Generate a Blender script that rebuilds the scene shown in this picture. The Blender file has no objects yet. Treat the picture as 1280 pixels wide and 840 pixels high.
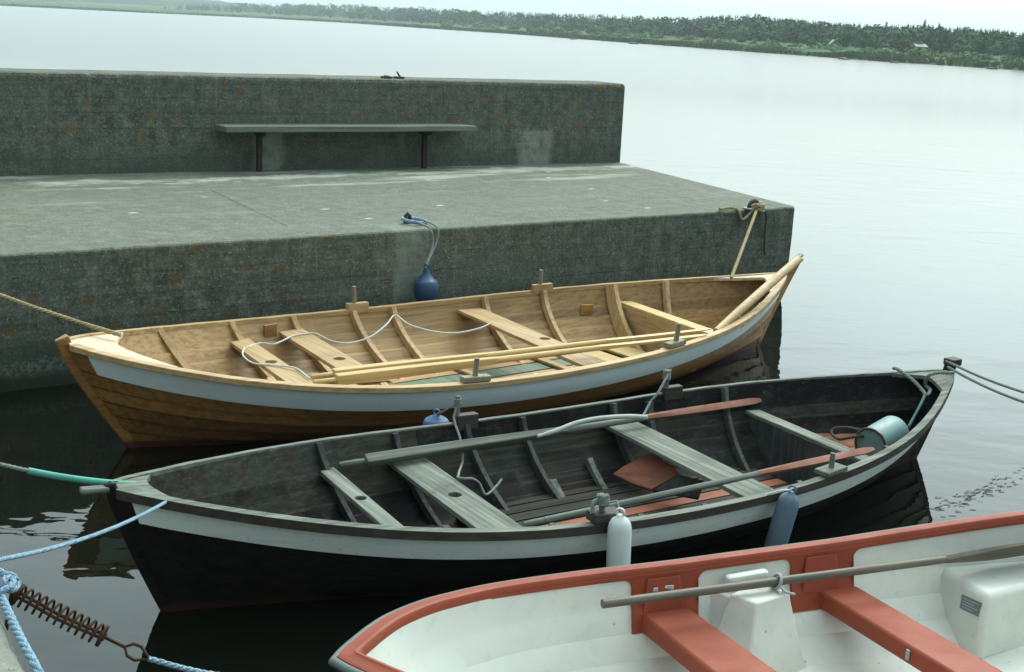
import bpy, bmesh, math, random
from mathutils import Vector, Matrix, noise
from math import comb, sin, cos, pi, radians, atan2, sqrt

random.seed(7)
scene = bpy.context.scene
COL = scene.collection

# ------------------------------------------------------------------ camera geometry
FPX, CAMH, ROLL, HORY = 1600.0, 2.8, radians(2.8), 33.0
PITCH = math.atan((420 - HORY) * cos(ROLL) / FPX)
FW = Vector((0, cos(PITCH), -sin(PITCH)))
_R0 = Vector((1, 0, 0)); _U0 = Vector((0, sin(PITCH), cos(PITCH)))
RX = cos(ROLL) * _R0 + sin(ROLL) * _U0
UY = -sin(ROLL) * _R0 + cos(ROLL) * _U0
CAM = Vector((0, 0, CAMH))

def at(px, py, z):
    """point of height z seen at photo pixel px, py"""
    d = FW + RX * ((px - 640) / FPX) - UY * ((py - 420) / FPX)
    return CAM + d * ((z - CAMH) / d.z)

def at_y(px, py, depth):
    d = FW + RX * ((px - 640) / FPX) - UY * ((py - 420) / FPX)
    return CAM + d * (depth / d.y)

# ------------------------------------------------------------------ object helpers
def tag(o, label=None, cat=None, group=None, kind=None):
    if label: o['label'] = label
    if cat: o['category'] = cat
    if group: o['group'] = group
    if kind: o['kind'] = kind
    return o

def empty(name, loc=(0, 0, 0), rz=0.0):
    o = bpy.data.objects.new(name, None)
    o.empty_display_size = 0.2
    o.location = loc; o.rotation_euler = (0, 0, rz)
    COL.objects.link(o)
    return o

class MB:
    def __init__(self):
        self.v = []; self.f = []; self.m = []
    def add(self, verts, faces, m=0):
        k = len(self.v)
        self.v += [tuple(p) for p in verts]
        self.f += [tuple(i + k for i in f) for f in faces]
        self.m += [m] * len(faces)
    def hexa(self, p, m=0):
        """8 corners: bottom loop 0-3, top loop 4-7"""
        self.add(p, [(3, 2, 1, 0), (4, 5, 6, 7), (0, 1, 5, 4), (1, 2, 6, 5), (2, 3, 7, 6), (3, 0, 4, 7)], m)
    def box(self, c, sx, sy, sz, rz=0.0, m=0, tilt=None):
        M = Matrix.Rotation(rz, 3, 'Z')
        if tilt is not None: M = M @ tilt
        c = Vector(c); hx, hy, hz = sx / 2, sy / 2, sz / 2
        pts = [c + M @ Vector(q) for q in ((-hx, -hy, -hz), (hx, -hy, -hz), (hx, hy, -hz), (-hx, hy, -hz),
                                           (-hx, -hy, hz), (hx, -hy, hz), (hx, hy, hz), (-hx, hy, hz))]
        self.hexa(pts, m)
    def tube(self, pts, r, n=8, m=0, sy=1.0, cap=True, closed=False):
        pts = [Vector(p) for p in pts]
        N = len(pts)
        rs = r if isinstance(r, (list, tuple)) else [r] * N
        k = len(self.v)
        up = None
        for i, p in enumerate(pts):
            if closed: t = pts[(i + 1) % N] - pts[i - 1]
            else: t = pts[min(i + 1, N - 1)] - pts[max(i - 1, 0)]
            if t.length < 1e-9: t = Vector((0, 0, 1))
            t.normalize()
            if up is None:
                up = Vector((0, 0, 1)) if abs(t.z) < 0.9 else Vector((1, 0, 0))
            a = t.cross(up)
            if a.length < 1e-6: a = t.cross(Vector((1, 0, 0.3)))
            a.normalize(); b = a.cross(t).normalized()
            up = b
            for j in range(n):
                th = 2 * pi * j / n
                self.v.append(tuple(p + a * (cos(th) * rs[i]) + b * (sin(th) * rs[i] * sy)))
        for i in range(N if closed else N - 1):
            i2 = (i + 1) % N
            for j in range(n):
                j2 = (j + 1) % n
                self.f.append((k + i * n + j, k + i * n + j2, k + i2 * n + j2, k + i2 * n + j)); self.m.append(m)
        if cap and not closed:
            self.f.append(tuple(k + j for j in reversed(range(n)))); self.m.append(m)
            self.f.append(tuple(k + (N - 1) * n + j for j in range(n))); self.m.append(m)
    def laid(self, pts, r, m=0):
        """three-strand laid rope along pts"""
        P = [Vector(p) for p in pts]
        Q = [P[0]]; step = max(r * 1.3, 0.006); acc = 0.0
        for a, b in zip(P[:-1], P[1:]):
            L = (b - a).length
            if L < 1e-9: continue
            d = step - acc
            while d <= L: Q.append(a.lerp(b, d / L)); d += step
            acc = L - (d - step)
        Q.append(P[-1])
        if len(Q) < 3: return self.tube(pts, r, 6, m)
        up = Vector((0, 0, 1)); fr = []
        for i in range(len(Q)):
            t = (Q[min(i + 1, len(Q) - 1)] - Q[max(i - 1, 0)]).normalized()
            a = t.cross(up)
            if a.length < 1e-5: a = t.cross(Vector((1, 0.2, 0)))
            a.normalize(); b = a.cross(t).normalized(); up = b; fr.append((a, b))
        for k in range(3):
            pp = []
            for i, q in enumerate(Q):
                th = 2 * pi * k / 3 + i * step / (r * 7.5) * 2 * pi
                a, b = fr[i]; pp.append(q + (a * cos(th) + b * sin(th)) * r * 0.50)
            self.tube(pp, r * 0.56, 6, m)
    def rect(self, frames, m=0, closed=False):
        """frames: list of 4-corner loops swept into a bar"""
        n = len(frames[0]); k = len(self.v)
        for fr in frames: self.v += [tuple(p) for p in fr]
        N = len(frames)
        for i in range(N if closed else N - 1):
            i2 = (i + 1) % N
            for j in range(n):
                j2 = (j + 1) % n
                self.f.append((k + i * n + j, k + i * n + j2, k + i2 * n + j2, k + i2 * n + j)); self.m.append(m)
        if not closed:
            self.f.append(tuple(k + j for j in reversed(range(n)))); self.m.append(m)
            self.f.append(tuple(k + (N - 1) * n + j for j in range(n))); self.m.append(m)
    def prism(self, poly, off, m=0):
        """closed polygon extruded by vector off"""
        poly = [Vector(p) for p in poly]; off = Vector(off); n = len(poly)
        self.add(poly + [p + off for p in poly],
                 [tuple(reversed(range(n))), tuple(range(n, 2 * n))] + [(i, (i + 1) % n, n + (i + 1) % n, n + i) for i in range(n)], m)
    def lathe(self, base, axis, prof, n=20, m=0):
        """prof: (distance along axis, radius)"""
        base = Vector(base); axis = Vector(axis).normalized()
        a = axis.cross(Vector((0.3, 0.9, 0.1))).normalized(); b = axis.cross(a)
        k = len(self.v)
        for (h, r) in prof:
            for j in range(n):
                th = 2 * pi * j / n
                self.v.append(tuple(base + axis * h + a * (r * cos(th)) + b * (r * sin(th))))
        for i in range(len(prof) - 1):
            for j in range(n):
                j2 = (j + 1) % n
                self.f.append((k + i * n + j, k + i * n + j2, k + (i + 1) * n + j2, k + (i + 1) * n + j)); self.m.append(m)
        self.f.append(tuple(k + j for j in reversed(range(n)))); self.m.append(m)
        e = k + (len(prof) - 1) * n
        self.f.append(tuple(e + j for j in range(n))); self.m.append(m)
    def build(self, name, mats, parent=None, smooth=None, bevel=0.0, fix=True):
        me = bpy.data.meshes.new(name)
        me.from_pydata(self.v, [], self.f)
        if not isinstance(mats, (list, tuple)): mats = [mats]
        for mt in mats: me.materials.append(mt)
        me.polygons.foreach_set('material_index', self.m)
        if fix:
            bm = bmesh.new(); bm.from_mesh(me)
            bmesh.ops.recalc_face_normals(bm, faces=bm.faces)
            bm.to_mesh(me); bm.free()
        me.update()
        if smooth is not None:
            me.polygons.foreach_set('use_smooth', [True] * len(me.polygons))
            me.set_sharp_from_angle(angle=radians(smooth))
        o = bpy.data.objects.new(name, me)
        COL.objects.link(o)
        if parent is not None: o.parent = parent
        if bevel > 0:
            b = o.modifiers.new('bevel', 'BEVEL'); b.width = bevel; b.segments = 2
            b.limit_method = 'ANGLE'; b.angle_limit = radians(40)
        return o

def spline(pts, n=8):
    """Catmull-Rom through points"""
    P = [Vector(p) for p in pts]
    P = [P[0] * 2 - P[1]] + P + [P[-1] * 2 - P[-2]]
    out = []
    for i in range(1, len(P) - 2):
        for k in range(n):
            t = k / n
            a, b, c, d = P[i - 1], P[i], P[i + 1], P[i + 2]
            out.append(0.5 * ((2 * b) + (c - a) * t + (2 * a - 5 * b + 4 * c - d) * t * t + (3 * b - a - 3 * c + d) * t ** 3))
    out.append(P[-2].copy())
    return out

def sag(a, b, drop, n=24):
    a = Vector(a); b = Vector(b)
    return [a.lerp(b, i / n) - Vector((0, 0, drop * 4 * (i / n) * (1 - i / n))) for i in range(n + 1)]

def interp(xs, ys, x):
    if x <= xs[0]: return ys[0]
    for i in range(len(xs) - 1):
        if x <= xs[i + 1]:
            t = (x - xs[i]) / (xs[i + 1] - xs[i]); return ys[i] + (ys[i + 1] - ys[i]) * t
    return ys[-1]

# ------------------------------------------------------------------ materials
class NT:
    def __init__(self, name):
        self.mat = bpy.data.materials.new(name); self.mat.use_nodes = True
        self.t = self.mat.node_tree
        self.b = self.t.nodes['Principled BSDF']; self.out = self.t.nodes['Material Output']
        self.tc = self.t.nodes.new('ShaderNodeTexCoord')
    def n(self, typ, **kw):
        nd = self.t.nodes.new(typ)
        for k, v in kw.items():
            if hasattr(nd, k): setattr(nd, k, v)
        return nd
    def link(self, a, b): self.t.links.new(a, b)
    def mapping(self, scale=(1, 1, 1), loc=(0, 0, 0), rot=(0, 0, 0), src='Object'):
        m = self.n('ShaderNodeMapping')
        m.inputs['Scale'].default_value = scale; m.inputs['Location'].default_value = loc; m.inputs['Rotation'].default_value = rot
        self.link(self.tc.outputs[src], m.inputs['Vector'])
        return m.outputs['Vector']
    def noise(self, vec, scale=5, detail=4, rough=0.55, dist=0.0):
        nd = self.n('ShaderNodeTexNoise')
        nd.inputs['Scale'].default_value = scale; nd.inputs['Detail'].default_value = detail
        nd.inputs['Roughness'].default_value = rough; nd.inputs['Distortion'].default_value = dist
        self.link(vec, nd.inputs['Vector'])
        return nd.outputs['Fac']
    def voro(self, vec, scale=5, out='Distance', rand=1.0):
        nd = self.n('ShaderNodeTexVoronoi'); nd.inputs['Scale'].default_value = scale
        nd.inputs['Randomness'].default_value = rand
        self.link(vec, nd.inputs['Vector'])
        return nd.outputs[out]
    def ramp(self, fac, stops):
        r = self.n('ShaderNodeValToRGB')
        els = r.color_ramp.elements
        while len(els) < len(stops): els.new(0.5)
        for e, (p, c) in zip(els, stops):
            e.position = p
            e.color = (c, c, c, 1) if isinstance(c, (int, float)) else (*c, 1)
        self.link(fac, r.inputs['Fac'])
        return r.outputs['Color']
    def mix(self, fac, a, b, mode='MIX'):
        m = self.n('ShaderNodeMix', data_type='RGBA', blend_type=mode)
        for sock, val in ((m.inputs[0], fac), (m.inputs[6], a), (m.inputs[7], b)):
            if isinstance(val, (int, float)): sock.default_value = val
            elif isinstance(val, tuple): sock.default_value = (*val, 1)
            else: self.link(val, sock)
        return m.outputs[2]
    def math(self, op, a, b=None, c=None):
        m = self.n('ShaderNodeMath', operation=op)
        for i, val in enumerate((a, b, c)):
            if val is None: continue
            if isinstance(val, (int, float)): m.inputs[i].default_value = val
            else: self.link(val, m.inputs[i])
        return m.outputs[0]
    def mrange(self, v, a, b, c=0.0, d=1.0):
        m = self.n('ShaderNodeMapRange'); m.interpolation_type = 'SMOOTHSTEP'
        self.link(v, m.inputs[0])
        m.inputs[1].default_value = a; m.inputs[2].default_value = b; m.inputs[3].default_value = c; m.inputs[4].default_value = d
        return m.outputs[0]
    def sep(self, src='Object'):
        s = self.n('ShaderNodeSeparateXYZ'); self.link(self.tc.outputs[src], s.inputs[0]); return s.outputs
    def bump(self, h, strength=0.3, dist=0.01, normal=None):
        b = self.n('ShaderNodeBump'); b.inputs['Strength'].default_value = strength; b.inputs['Distance'].default_value = dist
        self.link(h, b.inputs['Height'])
        if normal is not None: self.link(normal, b.inputs['Normal'])
        return b.outputs['Normal']
    def done(self, col=None, rough=0.6, nrm=None, spec=0.5, metal=0.0):
        if col is not None:
            if isinstance(col, tuple): self.b.inputs['Base Color'].default_value = (*col, 1)
            else: self.link(col, self.b.inputs['Base Color'])
        if isinstance(rough, (int, float)): self.b.inputs['Roughness'].default_value = rough
        else: self.link(rough, self.b.inputs['Roughness'])
        if nrm is not None: self.link(nrm, self.b.inputs['Normal'])
        self.b.inputs['Specular IOR Level'].default_value = spec
        self.b.inputs['Metallic'].default_value = metal
        return self.mat

def wood(name, dark, mid, light, axis='x', rough=0.55, stain=(0.03, 0.025, 0.018), stain_amt=0.35, knots=True,
         bottom=None, bottom_z=0.05, tone_amt=0.42, spec=0.4, grain=1.0, moss=None, moss_amt=0.0, fleck=None, fleck_amt=0.0):
    t = NT(name)
    st = {'x': (0.22, 9, 9), 'y': (9, 0.22, 9), 'z': (9, 9, 0.22)}[axis]
    v = t.mapping(tuple(c * grain for c in st))
    g = t.noise(v, 4.0, 6, 0.6, 0.3)
    col = t.ramp(g, [(0.28, dark), (0.5, mid), (0.75, light)])
    at_ = t.n('ShaderNodeAttribute'); at_.attribute_name = 'tone'
    tone = t.math('MULTIPLY_ADD', at_.outputs['Fac'], tone_amt, 1.0)
    vs = t.n('ShaderNodeVectorMath', operation='SCALE'); t.link(col, vs.inputs[0]); t.link(tone, vs.inputs['Scale']); col = vs.outputs[0]
    fine = t.noise(t.mapping(tuple(c * 4 * grain for c in st)), 6.0, 3, 0.6)
    col = t.mix(t.math('MULTIPLY', t.mrange(fine, 0.45, 0.75), 0.45), col, dark)
    big = t.noise(t.mapping((1.1, 2.2, 2.2)), 1.6, 5, 0.62)
    col = t.mix(t.math('MULTIPLY', t.mrange(big, 0.48, 0.78), stain_amt), col, stain)
    if knots:
        k = t.voro(t.mapping(tuple(0.5 * c + 1.2 for c in st)), 1.3)
        col = t.mix(t.math('MULTIPLY', t.mrange(k, 0.07, 0.03), 0.6), col, tuple(0.45 * c for c in dark))
    if moss is not None:
        mn = t.noise(t.mapping((2.5, 2.5, 2.5)), 2.2, 6, 0.7)
        col = t.mix(t.math('MULTIPLY', t.mrange(mn, 0.45, 0.65), moss_amt), col, moss)
    if fleck is not None:
        fn = t.noise(t.mapping(tuple(2.2 * c for c in st)), 3.0, 7, 0.75)
        col = t.mix(t.math('MULTIPLY', t.mrange(fn, 0.58, 0.66), fleck_amt), col, fleck)
    if bottom is not None:
        z = t.sep()[2]
        wob = t.math('MULTIPLY_ADD', t.noise(t.mapping((3, 3, 3)), 3, 4), 0.03, -0.015)
        col = t.mix(t.mrange(t.math('ADD', z, wob), bottom_z + 0.012, bottom_z - 0.012), col, bottom)
    rg = t.mrange(g, 0.2, 0.8, rough + 0.12, rough - 0.08)
    return t.done(col, rg, t.bump(t.math('ADD', g, t.math('MULTIPLY', fine, 0.6)), 0.35, 0.004), spec)

def paint(name, col, dirt, dirt_amt=0.4, rough=0.45, scale=3.0, spec=0.4, chips=None, chips_amt=0.0, bump=0.1, streak=(1, 1, 1), specks=False):
    t = NT(name)
    n1 = t.noise(t.mapping(streak), scale, 7, 0.68)
    n2 = t.noise(t.mapping((1, 1, 1)), scale * 14, 4, 0.6)
    c = t.mix(t.math('MULTIPLY', t.mrange(n1, 0.42, 0.72), dirt_amt), col, dirt)
    c = t.mix(t.math('MULTIPLY', t.mrange(n2, 0.55, 0.75), dirt_amt * 0.5), c, dirt)
    if chips is not None:
        n3 = t.noise(t.mapping((1.0, 3.0, 3.0)), scale * 5, 8, 0.75)
        c = t.mix(t.math('MULTIPLY', t.mrange(n3, 0.60, 0.64), chips_amt), c, chips)
    if specks:
        sk = t.math('MULTIPLY', t.mrange(t.voro(t.mapping(), 11), 0.10, 0.05), t.mrange(t.noise(t.mapping((2, 2, 2)), 2.0, 3), 0.5, 0.6))
        c = t.mix(t.math('MULTIPLY', sk, 0.6), c, (0.10, 0.095, 0.07))
        sc = t.noise(t.mapping((1.2, 9, 9), rot=(0.1, 0.2, 0.35)), 5, 6, 0.8)
        c = t.mix(t.math('MULTIPLY', t.mrange(sc, 0.62, 0.68), 0.35), c, dirt)
    rg = t.mrange(n1, 0.3, 0.7, rough - 0.08, rough + 0.15)
    return t.done(c, rg, t.bump(n2, bump, 0.004), spec)

def rope_mat(name, col, dark, scale=60):
    t = NT(name)
    w = t.n('ShaderNodeTexWave'); w.inputs['Scale'].default_value = scale; w.inputs['Distortion'].default_value = 1.0
    t.link(t.mapping((1, 1, 1.3), rot=(0.5, 0.6, 0.4)), w.inputs['Vector'])
    n1 = t.noise(t.mapping(), 9, 4)
    c = t.mix(t.math('MULTIPLY', w.outputs['Fac'], 0.55), col, dark)
    c = t.mix(t.math('MULTIPLY', t.mrange(n1, 0.45, 0.75), 0.4), c, dark)
    return t.done(c, 0.85, t.bump(w.outputs['Fac'], 0.5, 0.004), 0.2)

def concrete(name, kind):
    t = NT(name)
    v = t.mapping()
    big = t.noise(t.mapping((0.5, 0.5, 0.9)), 1.3, 6, 0.65)
    med = t.noise(v, 7, 10, 0.78)
    col = t.ramp(med, [(0.34, (0.024, 0.028, 0.018)), (0.5, (0.094, 0.102, 0.073)), (0.66, (0.185, 0.195, 0.148))])
    col = t.mix(t.mrange(big, 0.35, 0.7), col, t.mix(0.65, col, (0.105, 0.125, 0.10)))
    gr = t.noise(v, 38, 4, 0.7)
    col = t.mix(t.math('MULTIPLY', t.mrange(gr, 0.5, 0.36), 0.6), col, (0.045, 0.055, 0.045))
    col = t.mix(t.math('MULTIPLY', t.mrange(gr, 0.54, 0.68), 0.55), col, (0.30, 0.33, 0.28))
    # board-marked courses and drips
    brd = t.noise(t.mapping((0.25, 0.25, 9.0)), 1.6, 5, 0.6)
    if kind != 'quay':
        fz_ = t.math('FRACT', t.math('ADD', t.math('DIVIDE', t.sep()[2], 0.165), t.math('MULTIPLY', big, 0.12)))
        seam = t.math('MULTIPLY', t.mrange(fz_, 0.075, 0.02), t.mrange(t.noise(t.mapping((0.8, 0.8, 3)), 1.5, 4), 0.42, 0.6))
        col = t.mix(t.math('MULTIPLY', seam, 0.6), col, (0.03, 0.036, 0.028))
        col = t.mix(t.math('MULTIPLY', t.mrange(brd, 0.5, 0.7), 0.5), col, (0.06, 0.073, 0.06))
        drip = t.noise(t.mapping((5, 5, 0.35)), 2.2, 6, 0.7)
        col = t.mix(t.math('MULTIPLY', t.mrange(drip, 0.5, 0.75), 0.25), col, (0.30, 0.33, 0.29))
    # aggregate
    ag = t.voro(v, 38, 'Distance'); agm = t.noise(v, 17, 2)
    pale = t.math('MULTIPLY', t.mrange(ag, 0.34, 0.16), t.mrange(agm, 0.50, 0.60))
    col = t.mix(t.math('MULTIPLY', pale, 0.42), col, (0.40, 0.43, 0.37))
    pit = t.math('MULTIPLY', t.mrange(t.voro(v, 27, 'Distance'), 0.2, 0.08), t.mrange(t.noise(v, 21, 2), 0.53, 0.6))
    col = t.mix(t.math('MULTIPLY', pit, 0.7), col, (0.03, 0.035, 0.03))
    X, Y, Z = t.sep()
    if kind == 'quay':
        col = t.mix(0.5, col, (0.36, 0.37, 0.31))
    if kind == 'wall':
        lm = t.noise(t.mapping((0.42, 1, 0.9), loc=(3.1, 0, 0)), 1.1, 3)
        sp = t.voro(t.mapping((1, 1, 1.25)), 5.2, 'Distance')
        spn = t.noise(v, 16, 5, 0.7)
        f = t.math('ADD', sp, t.math('MULTIPLY_ADD', spn, 0.5, -0.25))
        area = t.math('MULTIPLY', t.mrange(lm, 0.34, 0.48), t.mrange(Z, 0.25, 0.5))
        lich = t.math('MULTIPLY', t.mrange(f, 0.30, 0.16), area)
        col = t.mix(t.math('MULTIPLY', t.math('MULTIPLY', lich, t.mrange(gr, 0.36, 0.56)), 0.85), col, (0.19, 0.100, 0.026))
        # wall darkens towards its foot, pale runs beside the bench supports
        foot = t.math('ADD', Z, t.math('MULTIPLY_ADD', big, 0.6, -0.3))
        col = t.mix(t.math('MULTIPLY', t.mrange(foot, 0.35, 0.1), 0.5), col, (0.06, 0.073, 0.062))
        for (x0, x1) in ((-5.42, -5.08), (-1.72, -1.22)):
            mx = t.math('MULTIPLY', t.mrange(X, x0 - 0.08, x0 + 0.08), t.mrange(X, x1 + 0.08, x1 - 0.08))
            mz = t.math('MULTIPLY', t.mrange(Z, 0.47, 0.42), t.mrange(med, 0.3, 0.55))
            col = t.mix(t.math('MULTIPLY', t.math('MULTIPLY', mx, mz), 0.6), col, (0.30, 0.32, 0.27))
    if kind == 'pier':
        lm = t.noise(t.mapping((0.5, 1, 0.9), loc=(7.3, 0, 2)), 1.2, 3)
        sp = t.voro(t.mapping((1, 1, 1.4)), 4.2, 'Distance'); spn = t.noise(v, 14, 5, 0.7)
        f = t.math('ADD', sp, t.math('MULTIPLY_ADD', spn, 0.5, -0.25))
        left = t.mrange(X, -4.0, -6.5, 0.35, 1.0)
        lich = t.math('MULTIPLY', t.math('MULTIPLY', t.mrange(f, 0.30, 0.17), t.mrange(lm, 0.36, 0.48)), left)
        lich = t.math('MULTIPLY', lich, t.mrange(Y, 0.3, 0.05))
        col = t.mix(t.math('MULTIPLY', t.math('MULTIPLY', lich, t.mrange(gr, 0.36, 0.56)), 0.8), col, (0.13, 0.078, 0.018))
        # algae-dark tide zone
        fz = t.math('ADD', Z, t.math('MULTIPLY_ADD', t.noise(t.mapping((1, 1, 3)), 2.5, 6, 0.7), 0.5, -0.25))
        col = t.mix(t.math('MULTIPLY', t.mrange(fz, 0.52, 0.18), 0.75), col, (0.036, 0.055, 0.04))
        tb = t.math('ADD', Z, t.math('MULTIPLY_ADD', t.noise(t.mapping((1.5, 1, 1)), 2.0, 5, 0.7), 0.16, -0.08))
        barn = t.math('MULTIPLY', t.math('MULTIPLY', t.mrange(tb, 0.10, 0.14), t.mrange(tb, 0.24, 0.19)), t.mrange(t.noise(v, 26, 3, 0.7), 0.42, 0.6))
        col = t.mix(t.math('MULTIPLY', barn, 0.5), col, (0.21, 0.235, 0.19))
        weed_ = t.math('MULTIPLY', t.mrange(tb, 0.12, 0.06), 0.8)
        col = t.mix(weed_, col, (0.018, 0.028, 0.014))
        # pale washed panel under the mooring ring
        mx = t.math('MULTIPLY', t.mrange(X, -5.16, -5.08), t.mrange(X, -4.72, -4.80))
        mm = t.math('MULTIPLY', t.math('MULTIPLY', mx, t.mrange(Y, 0.4, 0.2)), t.mrange(med, 0.25, 0.6, 0.3, 0.9))
        col = t.mix(t.math('MULTIPLY', mm, 0.55), col, (0.27, 0.31, 0.26))
        # salt-bleached drifts on the deck
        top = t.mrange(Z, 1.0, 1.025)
        dr = t.noise(t.mapping((0.28, 1.5, 1)), 1.7, 6, 0.65)
        band = t.math('MULTIPLY', t.mrange(Y, 1.9, 3.2, 0.15, 1.0), t.mrange(dr, 0.52, 0.66))
        col = t.mix(t.math('MULTIPLY', t.math('MULTIPLY', band, top), 0.75), col, (0.44, 0.46, 0.40))
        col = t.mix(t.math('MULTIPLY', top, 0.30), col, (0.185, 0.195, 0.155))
        wn = t.noise(t.mapping((0.9, 0.5, 1)), 1.4, 6, 0.7)
        yy = t.math('ADD', Y, t.math('MULTIPLY_ADD', wn, 1.1, -0.55))
        lime = t.math('MULTIPLY', t.math('MULTIPLY', t.mrange(yy, 3.45, 3.62), t.mrange(yy, 3.98, 3.84)), t.mrange(t.noise(t.mapping((0.55, 1, 1), loc=(4.4, 0, 0)), 1.3, 5, 0.7), 0.44, 0.56))
        col = t.mix(t.math('MULTIPLY', t.math('MULTIPLY', lime, top), 0.75), col, (0.42, 0.43, 0.37))
        wh = t.math('MULTIPLY', t.mrange(t.voro(t.mapping((1.0, 2.4, 1)), 1.5), 0.10, 0.04), t.math('MULTIPLY', top, t.mrange(t.noise(t.mapping((1, 1, 1), loc=(2.2, 0, 0)), 0.9, 2), 0.48, 0.54)))
        col = t.mix(t.math('MULTIPLY', wh, 0.8), col, (0.6, 0.62, 0.57))
    h = t.math('ADD', t.math('MULTIPLY', med, 0.8), t.math('SUBTRACT', t.math('MULTIPLY', pale, 0.5), pit))
    h = t.math('ADD', h, t.math('MULTIPLY', brd, 0.8 if kind != 'quay' else 0.0))
    return t.done(col, 0.88, t.bump(h, 0.9, 0.016), 0.25)

M = {}
M['pier'] = concrete('pier_concrete', 'pier')
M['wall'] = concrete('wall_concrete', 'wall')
M['quay'] = concrete('quay_concrete', 'quay')
M['dark'] = NT('dark_gap_lap_shade').done((0.012, 0.014, 0.012), 0.9, None, 0.1)  # deck crack, and painted lap shade and dirt on the tarred hull
RED_BOTTOM = (0.085, 0.022, 0.016)
pine_d, pine_m, pine_l = (0.25, 0.145, 0.055), (0.40, 0.26, 0.115), (0.52, 0.37, 0.18)
M['pine_hull'] = wood('oiled_pine_planking', (0.17, 0.078, 0.018), (0.31, 0.155, 0.042), (0.42, 0.235, 0.08), 'x', 0.36, (0.10, 0.05, 0.02), 0.5, tone_amt=0.2, bottom=RED_BOTTOM, bottom_z=0.05)
M['pine_in'] = wood('oiled_pine_inside', (0.22, 0.115, 0.034), (0.37, 0.22, 0.08), (0.48, 0.315, 0.13), 'x', 0.5, (0.16, 0.09, 0.04), 0.45, tone_amt=0.16)
M['pine_lap_shade_dirt'] = NT('plank_lap_shade_dirt').done((0.085, 0.042, 0.016), 0.6)  # shade and dirt of the plank laps put into one dark colour
M['tar_out'] = wood('black_tarred_planking', (0.005, 0.005, 0.004), (0.009, 0.009, 0.007), (0.018, 0.017, 0.013), 'x', 0.6, (0.02, 0.012, 0.008), 0.4, bottom=(0.030, 0.011, 0.008), bottom_z=0.030, knots=False, spec=0.15)
M['pine_x'] = wood('pine_rail', pine_d, pine_m, pine_l, 'x', 0.5, stain_amt=0.25)
M['pine_y'] = wood('pine_thwart', (0.26, 0.15, 0.06), (0.40, 0.265, 0.12), (0.51, 0.365, 0.185), 'y', 0.5, stain_amt=0.3)
M['pine_rib'] = wood('pine_rib', (0.27, 0.155, 0.06), (0.43, 0.28, 0.125), (0.54, 0.385, 0.19), 'z', 0.5, stain_amt=0.3)
M['pine_pale'] = wood('fresh_pale_pine', (0.36, 0.22, 0.075), (0.52, 0.36, 0.14), (0.62, 0.46, 0.21), 'x', 0.45, stain=(0.25, 0.15, 0.06), stain_amt=0.3, knots=False)
M['pine_deck'] = wood('bleached_deck', (0.40, 0.31, 0.19), (0.55, 0.45, 0.30), (0.63, 0.55, 0.40), 'x', 0.55, stain=(0.3, 0.22, 0.12), stain_amt=0.25, knots=False)
M['pine_old'] = wood('grey_pine', (0.13, 0.115, 0.07), (0.25, 0.22, 0.14), (0.36, 0.32, 0.22), 'z', 0.65, stain_amt=0.3, knots=False)
M['pine_green'] = wood('green_floorboard', (0.07, 0.11, 0.07), (0.12, 0.17, 0.115), (0.18, 0.23, 0.16), 'y', 0.6, stain_amt=0.25)
M['blue_white'] = paint('pale_blue_white_paint', (0.74, 0.83, 0.82), (0.48, 0.56, 0.55), 0.22, 0.4, 2.0, streak=(1, 1, 4))
M['tar_hull'] = wood('tarred_planking', (0.007, 0.007, 0.005), (0.017, 0.017, 0.012), (0.042, 0.042, 0.031), 'x', 0.65, (0.040, 0.020, 0.011), 0.55,
                     spec=0.2, tone_amt=0.75, moss=(0.030, 0.042, 0.032), moss_amt=0.5, fleck=(0.15, 0.085, 0.04), fleck_amt=0.6)
M['tar_rib'] = wood('tarred_rib', (0.010, 0.012, 0.010), (0.026, 0.030, 0.026), (0.065, 0.073, 0.062), 'z', 0.65, stain_amt=0.3, moss=(0.09, 0.11, 0.09), moss_amt=0.3)
M['tar_x'] = wood('tarred_rail_side', (0.02, 0.016, 0.011), (0.035, 0.030, 0.022), (0.06, 0.055, 0.04), 'x', 0.6, stain_amt=0.2)
M['grey_x'] = wood('weathered_grey_wood', (0.045, 0.052, 0.040), (0.12, 0.135, 0.11), (0.22, 0.24, 0.20), 'x', 0.75, stain=(0.06, 0.06, 0.045), stain_amt=0.55, knots=False, fleck=(0.30, 0.32, 0.27), fleck_amt=0.45)
M['grey_y'] = wood('weathered_grey_thwart', (0.042, 0.050, 0.037), (0.125, 0.143, 0.115), (0.225, 0.25, 0.205), 'y', 0.75, stain=(0.045, 0.052, 0.037), stain_amt=0.7, knots=True, fleck=(0.36, 0.38, 0.32), fleck_amt=0.5)
M['grey_white'] = paint('grey_white_strake_paint', (0.68, 0.75, 0.71), (0.40, 0.45, 0.42), 0.35, 0.55, 2.6, chips=(0.12, 0.12, 0.10), chips_amt=0.5, streak=(0.6, 1, 5))
M['red_wood'] = paint('worn_red_paint', (0.24, 0.075, 0.036), (0.10, 0.05, 0.03), 0.6, 0.7, 4.0, chips=(0.22, 0.22, 0.18), chips_amt=0.35, streak=(1, 3, 3))
M['red_blade'] = paint('faded_red_oar_paint', (0.20, 0.075, 0.045), (0.11, 0.06, 0.04), 0.5, 0.7, 5.0, chips=(0.24, 0.22, 0.18), chips_amt=0.3)
M['gel_red'] = paint('faded_red_gelcoat', (0.245, 0.043, 0.016), (0.165, 0.042, 0.023), 0.6, 0.6, 2.2, spec=0.35, bump=0.04, specks=True)
M['gel_white'] = paint('grubby_white_gelcoat', (0.60, 0.61, 0.56), (0.36, 0.36, 0.295), 0.5, 0.45, 1.1, spec=0.4, bump=0.05, specks=True)
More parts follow.
